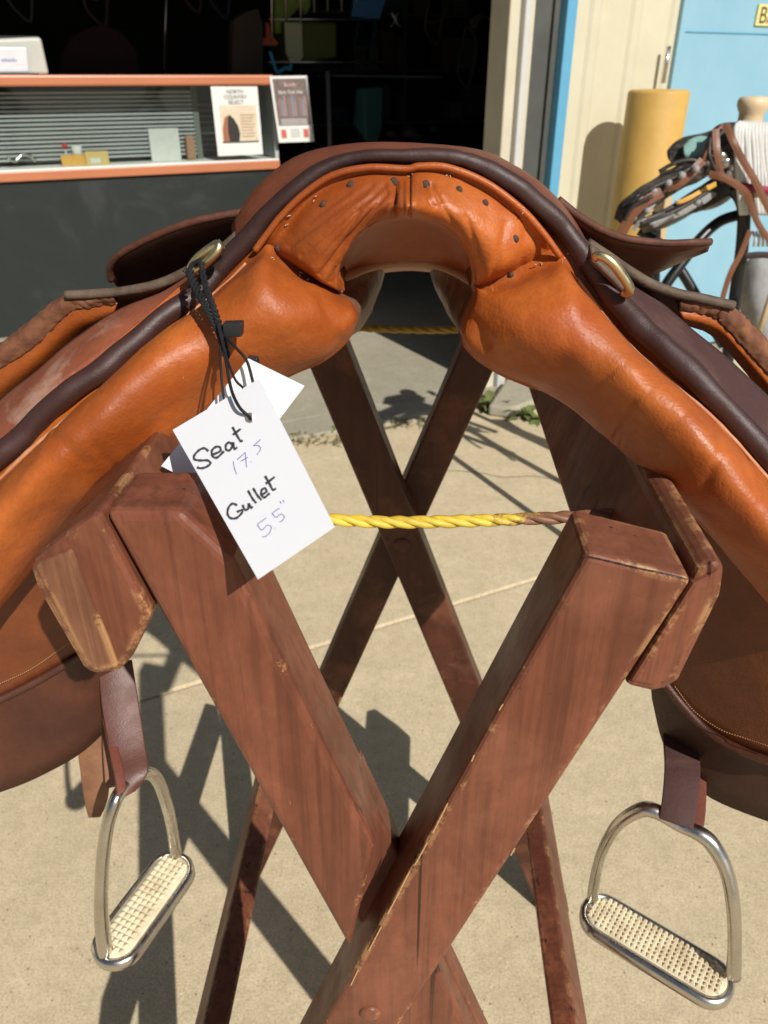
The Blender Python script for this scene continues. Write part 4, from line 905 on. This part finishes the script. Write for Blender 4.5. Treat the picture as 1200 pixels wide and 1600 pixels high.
# ------------------------------------------------------------------ stirrups
def stirrup(A, B, h, arch, label, studw, pxw):
    A = np.array([A[0], A[1], h]); B = np.array([B[0], B[1], h]); ax = (B-A); L = np.linalg.norm(ax); ax /= L; pr_ = np.array([-ax[1], ax[0], 0])
    root = empty('stirrup', (A+B)/2, label, 'stirrup', 'stirrup irons hanging from the saddle')
    hw = pxw
    def loop(off, z, ex=0):
        out = []
        for k in range(40):
            t = 2*math.pi*k/40; cx = math.cos(t); sx = math.sin(t)
            e = 1.0
            lx = (L/2-hw*.55)*np.sign(cx)*min(1, abs(cx)*6)+ (hw+off)*cx*.95
            out.append((A+B)/2+ax*lx+pr_*(hw+off)*sx+np.array([0, 0, z]))
        return out
    rows = [loop(-.009, -.011), loop(.001, -.011), loop(.0035, -.007), loop(.0035, -.001), loop(.0012, .002), loop(-.002, .002), loop(-.002, -.003)]
    V, F = grid(rows, True); mesh('tread_frame', V, F, M['steel'], root, bevel=0)
    rows = [loop(-.0022, -.004), loop(-.0022, .0015), loop(-.004, .003), loop(-.015, .003), loop(-hw+.0002, .003)]
    V, F = grid(rows, True); pad = mesh('tread_pad', V, F, M['rubber'], root)
    parts = []; sp = studw; nx = int((L+hw)/sp); ny = int(2*hw/sp)
    for i in range(-nx//2-1, nx//2+2):
        for j in range(-ny//2, ny//2+1):
            lx, ly = i*sp, j*sp
            if abs(ly) > hw-.005: continue
            if abs(lx) > (L/2-hw*.55)+math.sqrt(max(0, (hw-.004)**2-ly**2))*.93: continue
            c = (A+B)/2+ax*lx+pr_*ly; s_ = sp*.42
            vb = [c+ax*s_*a+pr_*s_*b+np.array([0, 0, .0028]) for a, b in ((-1, -1), (1, -1), (1, 1), (-1, 1))]
            vt = [c+ax*s_*.35*a+pr_*s_*.35*b+np.array([0, 0, .0053]) for a, b in ((-1, -1), (1, -1), (1, 1), (-1, 1))]
            parts.append((vb+vt, [(4, 5, 6, 7), (0, 1, 5, 4), (1, 2, 6, 5), (2, 3, 7, 6), (3, 0, 4, 7)]))
    V, F = merge(parts); o = mesh('stud', V, F, M['rubber'], pad, smooth=False); o['kind'] = 'stuff'
    c = cr([list(P(x, y, Y_))+[r_] for x, y, Y_, r_ in arch], 8)
    tube('arch', c[:, :3], c[:, 3], M['steel'], root, n=14)
    return root
stirrup((.158, .405), (.243, .347), .61, [(925, 1432, .412, .0052), (926, 1405, .412, .0048), (930, 1372, .411, .0044), (942, 1328, .409, .0042), (966, 1288, .404, .0046), (1000, 1266, .40, .0056), (1026, 1268, .396, .0058), (1060, 1289, .390, .0048), (1092, 1302, .384, .0058), (1115, 1322, .378, .0060), (1136, 1364, .368, .0052), (1146, 1420, .357, .0050), (1148, 1480, .352, .0050), (1146, 1525, .349, .0056)],
        'right stirrup iron with cream tread, facing the camera below the dark flap', .0043, .0180)
stirrup((-.206, .432), (-.236, .350), .61, [(166, 1496, .348, .0062), (160, 1450, .352, .0060), (158, 1400, .356, .0052), (161, 1340, .362, .0050), (168, 1290, .370, .0048), (180, 1252, .378, .0050), (192, 1232, .388, .0052), (212, 1214, .402, .0050), (232, 1208, .412, .0050), (248, 1222, .42, .0050), (262, 1262, .428, .0050), (270, 1300, .434, .0048), (276, 1340, .438, .0054)],
        'left stirrup iron turned edgewise with its cream tread lit by the sun', .0052, .0185)
# stirrup leathers
def ribbon(name, pts, hw, mt, parent, th=.003):
    c = cr([list(P(x, y, Y_))+[hx, hy] for x, y, Y_, hx, hy in pts], 8)
    rows = [[q[:3]-np.array([q[3], q[4], 0])*.5, q[:3], q[:3]+np.array([q[3], q[4], 0])*.5] for q in c]
    V, F = grid(rows); return mesh(name, V, F, mt, parent, solid=th, bevel=.0008)
lr = empty('stirrup_leather', P(1065, 1290, .39), 'dark worn stirrup leather holding the right stirrup iron', 'strap')
ribbon('strap', [(1062, 1150, .455, .026, -.004), (1066, 1200, .42, .025, -.006), (1062, 1250, .397, .023, -.008), (1056, 1288, .384, .022, -.009)], 0, M['suede_d'], lr)
ribbon('strap_fold', [(1080, 1160, .462, .018, -.010), (1082, 1220, .43, .017, -.014), (1080, 1270, .405, .016, -.014), (1072, 1300, .392, .016, -.014)], 0, M['strap_red'], lr)
ll = empty('stirrup_leather', P(200, 1235, .39), 'maroon stirrup leather with a tan tail holding the left stirrup iron', 'strap')
ribbon('strap', [(180, 1035, .455, .024, .008), (188, 1100, .435, .025, .010), (200, 1170, .412, .023, .010), (210, 1212, .396, .018, .008), (200, 1242, .386, .008, .008)], 0, M['strap'], ll)
ribbon('strap_edge', [(166, 1120, .434, .0045, .006), (176, 1165, .412, .0045, .006), (186, 1210, .392, .0045, .006), (190, 1240, .380, .005, .006)], 0, M['strap_red'], ll, .004)
ribbon('strap_tail', [(140, 1120, .462, .026, .002), (146, 1180, .45, .025, .002), (150, 1230, .44, .022, .002), (150, 1258, .436, .017, .002), (148, 1276, .434, .010, .001)], 0, M['strap_tan'], ll)
ribbon('strap_tail', [(172, 1130, .455, .012, .004), (174, 1180, .44, .012, .004), (176, 1230, .425, .010, .004)], 0, M['strap_tan'], ll)

# ------------------------------------------------------------------ price tags
def plane_of(q): 
    n_ = np.cross(q[1]-q[0], q[3]-q[0]); n_ /= np.linalg.norm(n_)
    if n_@(CC-q[0]) < 0: n_ = -n_
    return q[0], n_
def onpl(px, py, pl, off=0):
    d = ray(px, py); p0 = pl[0]+pl[1]*off; return CC+d*((p0-CC)@pl[1]/(d@pl[1]))
def cardm(cs, Ys, name, label, hole=None, hr=8):
    q = [P(x, y, Y_) for (x, y), Y_ in zip(cs, Ys)]; pl = plane_of([q[0], q[1], q[2], q[3]])
    q = [onpl(x, y, pl) for x, y in cs]
    o = empty(name, q[0], label, 'tag', 'white tags tied to the saddle ring')
    bm = bmesh.new(); ov = [bm.verts.new(v-q[0]) for v in q]; es = [bm.edges.new((ov[i], ov[(i+1) % 4])) for i in range(4)]
    if hole:
        hv = [bm.verts.new(onpl(hole[0]+hr*math.cos(t), hole[1]+hr*math.sin(t), pl)-q[0]) for t in [2*math.pi*k/24 for k in range(24)]]
        es += [bm.edges.new((hv[i], hv[(i+1) % 24])) for i in range(24)]
    bmesh.ops.triangle_fill(bm, use_beauty=True, edges=es)
    me = bpy.data.meshes.new('card'); bm.to_mesh(me); bm.free(); me.materials.append(M['card'])
    c = bpy.data.objects.new('card', me); col.objects.link(c); c.parent = o
    m = c.modifiers.new('s', 'SOLIDIFY'); m.thickness = .0003; m.offset = 0
    return o, pl
t1, pl1 = cardm([(270, 672), (405, 592), (523, 823), (403, 905)], [.312, .318, .236, .228], 'price_tag', 'front white tag reading Seat 17.5 Gullet 5.5 tied to the saddle', (390, 653), 8.2)
t2, pl2 = cardm([(252, 728), (388, 560), (476, 603), (345, 776)], [.322, .333, .329, .316], 'price_tag', 'blank white tag mostly hidden behind the lettered tag', None)
t3q = [P(x, y, Y_) for x, y, Y_ in [(300, 640, .351), (360, 690, .345), (300, 742, .335), (252, 727, .342)]]
def stroke(pts, wpx, mt, nm, smooth=True):
    p = np.array([(x/3.2+250, y/3.2+420) for x, y in pts]); p = cr(p, 6) if (smooth and len(p) > 2) else cr(p, 4)
    t = np.gradient(p, axis=0); t /= np.linalg.norm(t, axis=1)[:, None]+1e-9; nn = np.stack([-t[:, 1], t[:, 0]], 1)
    rows = []
    for k, (a, b) in enumerate(zip(p, nn)):
        ww = wpx*.5*(1+.15*math.sin(k*1.1))
        rows.append([onpl(*(a-b*ww), pl1, .00035), onpl(*(a+b*ww), pl1, .00035)])
    return grid(rows)
SEAT = [[(243, 912), (222, 897), (196, 906), (172, 932), (172, 952), (200, 958), (238, 958), (252, 972), (236, 988), (208, 997), (184, 993)],
        [(262, 930), (300, 912), (300, 893), (280, 890), (260, 908), (262, 935), (285, 944), (320, 912)],
        [(364, 880), (346, 868), (330, 880), (330, 902), (345, 908), (360, 892), (364, 866)], [(366, 868), (372, 900), (386, 892)],
        [(362, 790), (382, 828), (402, 860), (414, 858)], [(364, 830), (404, 800)],
        [(386, 1182), (362, 1174), (342, 1195), (338, 1225), (352, 1246), (382, 1246), (408, 1222), (410, 1206), (384, 1216)],
        [(412, 1180), (425, 1204), (440, 1200), (443, 1172)], [(443, 1172), (455, 1194), (464, 1188)],
        [(440, 1108), (462, 1148), (482, 1172)], [(465, 1096), (488, 1134), (508, 1156)],
        [(508, 1130), (532, 1115), (526, 1098), (510, 1104), (506, 1128), (522, 1143), (548, 1122)],
        [(525, 1035), (548, 1075), (564, 1104), (580, 1098)], [(528, 1075), (574, 1040)]]
PEN = [[(366, 962), (372, 995), (383, 1027)], [(385, 955), (426, 918)], [(426, 918), (429, 952), (433, 993)], [(404, 962), (440, 942)], [(454, 964), (457, 966)],
       [(503, 853), (468, 884)], [(468, 884), (492, 884), (502, 902), (484, 930)],
       [(530, 1246), (486, 1278)], [(486, 1278), (508, 1306), (535, 1283), (556, 1290), (550, 1316), (528, 1338), (512, 1340)], [(574, 1294), (577, 1297)],
       [(598, 1196), (560, 1222)], [(560, 1222), (580, 1242), (604, 1226), (622, 1240), (612, 1258), (596, 1266)], [(600, 1162), (607, 1174)], [(614, 1156), (622, 1168)]]
V, F = merge([stroke(s, 3.6, None, '') for s in SEAT]); mesh('lettering', V, F, M['marker'], t1, smooth=False)['kind'] = 'stuff'
V, F = merge([stroke(s, 1.15, None, '') for s in PEN]); mesh('lettering', V, F, M['pen'], t1, smooth=False)['kind'] = 'stuff'
# black cords and toggles
def px_path(pts, rad, twist=None): return cr([P(*q) for q in pts], 10)
cp_ = [(296, 424, .376), (306, 448, .366), (322, 476, .352), (334, 500, .348), (345, 522, .345), (352, 545, .344)]
parts = []
c = px_path(cp_, 0); s = np.linspace(0, 1, len(c))
for k in range(3):
    q = c+np.stack([.0016*np.cos(s*40+k*2.1), .0012*np.sin(s*40+k*2.1), .0008*np.sin(s*40+k*2.1)], 1); parts.append(tubeg(q, .00085, 8))
c = px_path([(316, 424, .376), (322, 450, .362), (332, 476, .352), (340, 500, .347), (348, 524, .344), (356, 560, .340)], 0)
for k in range(2):
    q = c+np.stack([.0010*np.cos(s[:len(c)]*46+k*3.14), .0008*np.sin(s[:len(c)]*46+k*3.14), 0*c[:, 0]], 1); parts.append(tubeg(q, .0009, 8))
parts.append(tubeg(px_path([(296, 424, .376), (300, 414, .382), (312, 410, .381), (316, 424, .376)], 0), .0012, 8))
parts.append(tubeg(px_path([(345, 515, .344), (354, 570, .324), (362, 610, .312), (374, 636, .302), (389, 651, .301), (391, 655, .306)], 0), .00075, 7))
parts.append(tubeg(px_path([(340, 505, .344), (350, 545, .332), (366, 590, .317), (380, 606, .3165)], 0), .0006, 7))
cord = mesh('tag_cord', *merge(parts), M['cord'], t1)
parts = [tubeg(px_path([(346, 520, .346), (370, 545, .330), (386, 565, .325), (396, 600, .320)], 0), .0007, 7),
         tubeg(px_path([(346, 520, .346), (344, 550, .332), (346, 590, .322), (350, 626, .317)], 0), .0006, 7)]
cord2 = mesh('tag_cord', *merge(parts), M['cord'], t2)
prism('cord_toggle', [P(347, 506, .342), P(378, 505, .342), P(377, 527, .342), P(349, 529, .342)], (0, .006, 0), M['toggle'], cord, bevel=.0006)
prism('cord_toggle', [P(386, 558, .340), P(402, 560, .340), P(404, 574, .340), P(390, 572, .340)], (0, .004, 0), M['toggle'], cord2, bevel=.0006)

# ================================================================== WESTERN SADDLE ON ITS STAND (right background)
YW = 2.0
M['silver_l'] = leather_mat('silver_tooled_leather', (.05, .038, .032), (.16, .13, .115), rough=(.45, .7), grain=120, bump=2.2, marks=(.55, .53, .5), mott=60)
n_ = NB(M['silver_l']); src_ = n_.b.inputs['Base Color'].links[0].from_socket
n_.col(n_.mix(n_.ramp(n_.voro(75), [(.25, 0), (.42, .9)]), src_, (.018, .013, .011)))
n_.col(n_.mix(n_.ramp(n_.noise(60, 5, .8), [(.62, 0), (.70, .9)]), n_.b.inputs['Base Color'].links[0].from_socket, (.55, .53, .48)))
M['wbrown'] = leather_mat('russet_strap', (.15, .056, .026), (.22, .09, .042), rough=(.4, .6))
M['wdark'] = leather_mat('black_leather', (.02, .016, .014), (.05, .035, .028), rough=(.35, .6), grain=200, bump=1)
M['teal'] = plain('teal_suede_seat', (.16, .32, .30), .8, (.22, .38, .35), .3, 30)
M['rope_w'] = plain('white_cotton_rope', (.66, .66, .64), .8, (.55, .55, .53), .4, 60)
M['wrap_m'] = plain('maroon_wrap', (.26, .008, .05), .6)
M['horn'] = plain('beige_wrapped_horn', (.62, .46, .27), .45, (.72, .58, .38), .5, 20)
M['tubeb'] = mat('black_steel_tube', (.008, .008, .009), .35)
M['fleece'] = plain('grey_fleece', (.34, .34, .34), .95, (.24, .24, .24), 1.0, 40)
st = empty('saddle_stand', P(1100, 480, YW)*np.array([1, 1, 0]), 'black tubular steel stand with curved crossed arms holding the western saddle', 'saddle stand')
def wt(pts, r_, name='tube'): return tube(name, cr([P(x, y, Y_) for x, y, Y_ in pts], 8), r_, M['tubeb'], st, n=12)
wt([(1160, 334, 2.0), (1125, 346, 2.0), (1095, 372, 1.98), (1070, 405, 1.96), (1040, 446, 1.94), (1010, 500, 1.92)], .013, 'arm')
wt([(1000, 360, 2.05), (1035, 385, 2.02), (1062, 420, 2.0), (1092, 470, 1.98), (1130, 540, 1.96)], .013, 'arm')
wt([(1150, 290, 1.95), (1162, 320, 1.95), (1160, 380, 1.95), (1152, 440, 1.95), (1144, 500, 1.94), (1120, 700, 1.92)], .015, 'post')
wt([(1120, 306, 2.05), (1142, 300, 2.05), (1156, 318, 2.0), (1160, 350, 1.96)], .010, 'arm')
wt([(1026, 330, 2.3), (1024, 440, 2.3), (1020, 640, 2.3)], .013, 'post')
wt([(1000, 400, 2.2), (1015, 440, 2.2), (1040, 520, 2.2)], .013, 'arm')
tube('foot', [P(1120, 700, 1.92), np.array([P(1120, 700, 1.92)[0]+.1, 1.92, .02])], .015, M['tubeb'], st, n=12)
tube('foot', [P(1020, 640, 2.3), np.array([P(1020, 640, 2.3)[0], 2.3, .02])], .013, M['tubeb'], st, n=12)
tube('foot', [P(1010, 500, 1.92), np.array([P(1010, 500, 1.92)[0]-.05, 1.92, .02])], .013, M['tubeb'], st, n=12)
ws = empty('western_saddle', P(1120, 330, YW), 'silver tooled western saddle with beige horn and teal seat on a black stand', 'saddle')
def wsheet(name, rows_, mt, th=.006, wob=.004):
    A = [cr([P(*q) for q in r_], 6) for r_ in rows_]
    A = cr(np.array(A).reshape(len(A), -1), 5).reshape(-1, len(A[0]), 3).copy()
    for a in A.reshape(-1, 3): a += wob*np.array(noise.noise_vector(Vector(a*28)))
    V, F = grid(A); return mesh(name, V, F, mt, ws, solid=th)
# skirt (tooled), dark layers below
wsheet('skirt', [[(962, 342, 1.9), (968, 322, 1.9), (995, 298, 1.92), (1030, 276, 1.94), (1060, 260, 1.96), (1100, 235, 1.98), (1130, 215, 2.0)],
                 [(972, 350, 1.86), (985, 330, 1.86), (1010, 305, 1.86), (1045, 286, 1.88), (1075, 272, 1.9), (1110, 250, 1.92), (1140, 236, 1.94)],
                 [(978, 356, 1.9), (995, 344, 1.9), (1025, 320, 1.9), (1055, 300, 1.9), (1085, 284, 1.92), (1118, 268, 1.94), (1145, 258, 1.95)]], M['silver_l'])
wsheet('tree_underside', [[(985, 345, 1.95), (1020, 335, 1.96), (1060, 312, 1.98), (1100, 288, 2.0), (1140, 262, 2.02)],
                 [(1000, 356, 1.95), (1040, 345, 1.96), (1080, 330, 1.98), (1115, 316, 2.0), (1150, 296, 2.02)],
                 [(1005, 362, 2.0), (1045, 352, 2.02), (1085, 330, 2.03), (1118, 322, 2.04), (1152, 300, 2.06)]], M['wdark'])
wsheet('fleece_edge', [[(1012, 348, 1.92), (1045, 334, 1.93), (1080, 316, 1.95), (1112, 297, 1.97)], [(1018, 354, 1.93), (1050, 341, 1.94), (1086, 322, 1.96), (1116, 303, 1.98)]], M['fleece'], .02, .006)
wsheet('gold_trim', [[(1055, 315, 1.91), (1085, 300, 1.92), (1118, 283, 1.94)], [(1058, 320, 1.91), (1090, 307, 1.92), (1120, 290, 1.94)]], plain('gold_leather', (.55, .30, .05), .5), .004, .004)
# cantle with teal seat
wsheet('cantle', [[(1044, 240, 2.02), (1055, 226, 2.02), (1072, 217, 2.03), (1092, 212, 2.04), (1120, 205, 2.05)], [(1046, 248, 1.98), (1062, 238, 1.98), (1080, 232, 1.99), (1102, 228, 2.0), (1126, 222, 2.02)], [(1050, 254, 2.0), (1066, 258, 2.0), (1084, 254, 2.0), (1104, 246, 2.01), (1128, 236, 2.03)]], M['silver_l'], .012)
wsheet('seat', [[(1068, 228, 1.965), (1078, 218, 1.965), (1092, 213, 1.965), (1104, 214, 1.965)], [(1069, 240, 1.955), (1080, 242, 1.955), (1092, 240, 1.955), (1104, 234, 1.955)], [(1074, 250, 1.965), (1084, 252, 1.965), (1094, 249, 1.965), (1100, 244, 1.965)]], M['teal'], .006, .001)
wsheet('swell', [[(1098, 240, 1.97), (1112, 205, 1.99), (1135, 192, 2.0), (1160, 196, 2.02)], [(1100, 262, 1.95), (1125, 245, 1.95), (1150, 240, 1.96), (1172, 240, 1.97)], [(1115, 285, 1.97), (1135, 280, 1.97), (1155, 285, 1.98), (1175, 290, 1.98)]], M['silver_l'], .01)
hp = P(1174, 178, 2.0)
rows = [[hp+np.array([r_*math.cos(t), r_*math.sin(t), z_]) for t in [2*math.pi*k/24 for k in range(24)]] for r_, z_ in [(.001, .036), (.030, .034), (.035, .026), (.034, .014), (.027, .002), (.026, -.012), (.030, -.026), (.034, -.040), (.028, -.05)]]
V, F = grid(rows, True); mesh('horn', V, F, M['horn'], ws)
for a_, w_ in (([(1030, 268, 1.90), (1052, 256, 1.90), (1080, 250, 1.90), (1104, 258, 1.9)], 5), ([(985, 318, 1.85), (1015, 296, 1.85), (1048, 280, 1.86), (1080, 262, 1.87)], 4), ([(1000, 350, 1.84), (1035, 338, 1.84), (1070, 322, 1.85), (1105, 300, 1.86)], 5), ([(1110, 215, 1.92), (1108, 240, 1.9), (1116, 262, 1.9), (1130, 285, 1.9)], 5), ([(975, 345, 1.84), (990, 322, 1.84), (1020, 306, 1.84)], 5)):
    pp_ = cr([P(*q) for q in a_], 8)
    mesh('lacing', *tubeg(pp_, w_*.0009, 7), M['wdark'], ws)
for x, y in [(1000, 310), (1022, 298), (1045, 286), (1066, 274), (1088, 264), (990, 340), (1012, 330), (1060, 332), (1090, 316)]:
    c_ = P(x, y, 1.855); rw_ = [[c_+np.array([q*math.cos(t), dy, q*math.sin(t)]) for t in [2*math.pi*k/12 for k in range(12)]] for q, dy in [(.0075, .01), (.0075, 0), (.004, -.003), (.0001, -.004)]]
    mesh('concho', *grid(rw_, True), M['fleece'], ws)
# conchos
for x, y in [(1135, 255), (1147, 262), (1140, 272), (1128, 246), (1105, 268)]:
    V, F = bolt(x, y, 1.93, .011); mesh('concho', V, F, M['steel'], ws)
# white coiled rope hanging from the horn: a thing of its own
cl = empty('rope_coil', P(1175, 200, 1.93), 'bundle of white rope strands with a maroon band hanging by the horn', 'rope')
for k in range(13):
    x0 = 1148+k*5.2; j = random.uniform(-2, 2)
    tube('strand', cr([P(x0+8-.3*k, 192+.25*k, 1.95), P(x0+1, 202, 1.925), P(x0+2+j, 240, 1.92), P(x0+5, 275, 1.92), P(x0+7, 300, 1.925), P(x0+10+j, 335, 1.93)], 6), .0056, M['rope_w'], cl, n=8)
rows = [[P(1158+q*6.0, y+q*.9, 1.914-.004*math.sin(q*.45)) for q in range(11)] for y in (285, 291, 297)]
V, F = grid(rows); mesh('band', V, F, M['wrap_m'], cl, solid=.004)
# straps
def wr(pts, wpx, mt, name='strap'):
    c = cr([(x, y, Y_) for x, y, Y_ in pts], 8); t = np.gradient(c[:, :2], axis=0); t /= np.linalg.norm(t, axis=1)[:, None]; nn = np.stack([-t[:, 1], t[:, 0]], 1)
    rows = [[P(*(q[:2]-v*wpx/2), q[2]), P(*(q[:2]), q[2]-.001), P(*(q[:2]+v*wpx/2), q[2])] for q, v in zip(c, nn)]
    V, F = grid(rows); return mesh(name, V, F, mt, ws, solid=.003, smooth=False)
wr([(1134, 194, 1.93), (1146, 222, 1.90), (1160, 250, 1.90), (1178, 280, 1.90), (1198, 320, 1.90), (1230, 380, 1.9)], 12, M['wbrown'])
wr([(1118, 202, 1.93), (1120, 235, 1.91), (1126, 272, 1.91)], 11, M['wbrown'])
wr([(1132, 196, 1.95), (1112, 215, 1.93), (1102, 235, 1.92), (1098, 250, 1.92)], 7, M['wbrown'])
wr([(1098, 250, 1.88), (1078, 272, 1.87), (1058, 288, 1.87), (1034, 294, 1.88)], 13, M['wbrown'])
wr([(1034, 300, 1.86), (1010, 314, 1.85), (988, 334, 1.85), (970, 366, 1.86)], 16, M['wbrown'])
wr([(1108, 272, 1.90), (1128, 276, 1.89), (1150, 288, 1.89), (1166, 302, 1.9), (1172, 318, 1.91)], 12, M['wbrown'])
wr([(1172, 360, 1.9), (1158, 395, 1.9), (1142, 425, 1.9), (1130, 462, 1.9), (1124, 490, 1.9)], 8, M['wbrown'])
wr([(1172, 300, 1.91), (1180, 340, 1.91), (1200, 372, 1.91), (1230, 400, 1.91)], 10, M['wbrown'])
wr([(1022, 318, 1.88), (1006, 335, 1.87), (990, 360, 1.88)], 6, M['fleece'])
# cinch and fender at far right
fd = wsheet('cinch', [[(1165, 410, 2.1), (1185, 404, 2.08), (1215, 402, 2.08)], [(1160, 470, 2.1), (1182, 470, 2.05), (1215, 470, 2.05)], [(1178, 560, 2.1), (1195, 560, 2.06), (1225, 560, 2.06)]], M['fleece'], .02, .006)
for k in range(6):
    tube('fringe', cr([P(1176+k*6, 362, 1.93), P(1180+k*6, 372, 1.92), P(1178+k*7, 384, 1.93)], 4), .0035, M['rope_w'], ws, n=6)
wr([(1165, 400, 1.92), (1190, 398, 1.92), (1220, 400, 1.92)], 10, M['wdark'], 'cinch_band')
tag(tube('wooden_stick', [P(1215, 430, 1.85), P(1182, 530, 1.85)], .007, M['tan_post'], n=8), 'thin tan wooden stick leaning at the right edge beside the grey cinch', 'stick')
tag(bw('yellow_post', loc(P(1027, 370, 3.0))[0], loc(P(1043, 370, 3.0))[0], loc(P(1035, 370, 3.0))[1], loc(P(1035, 370, 3.0))[1]+.05, 0, .93, M['tan_post']), 'tan wooden post showing between the black stand tubes', 'post')
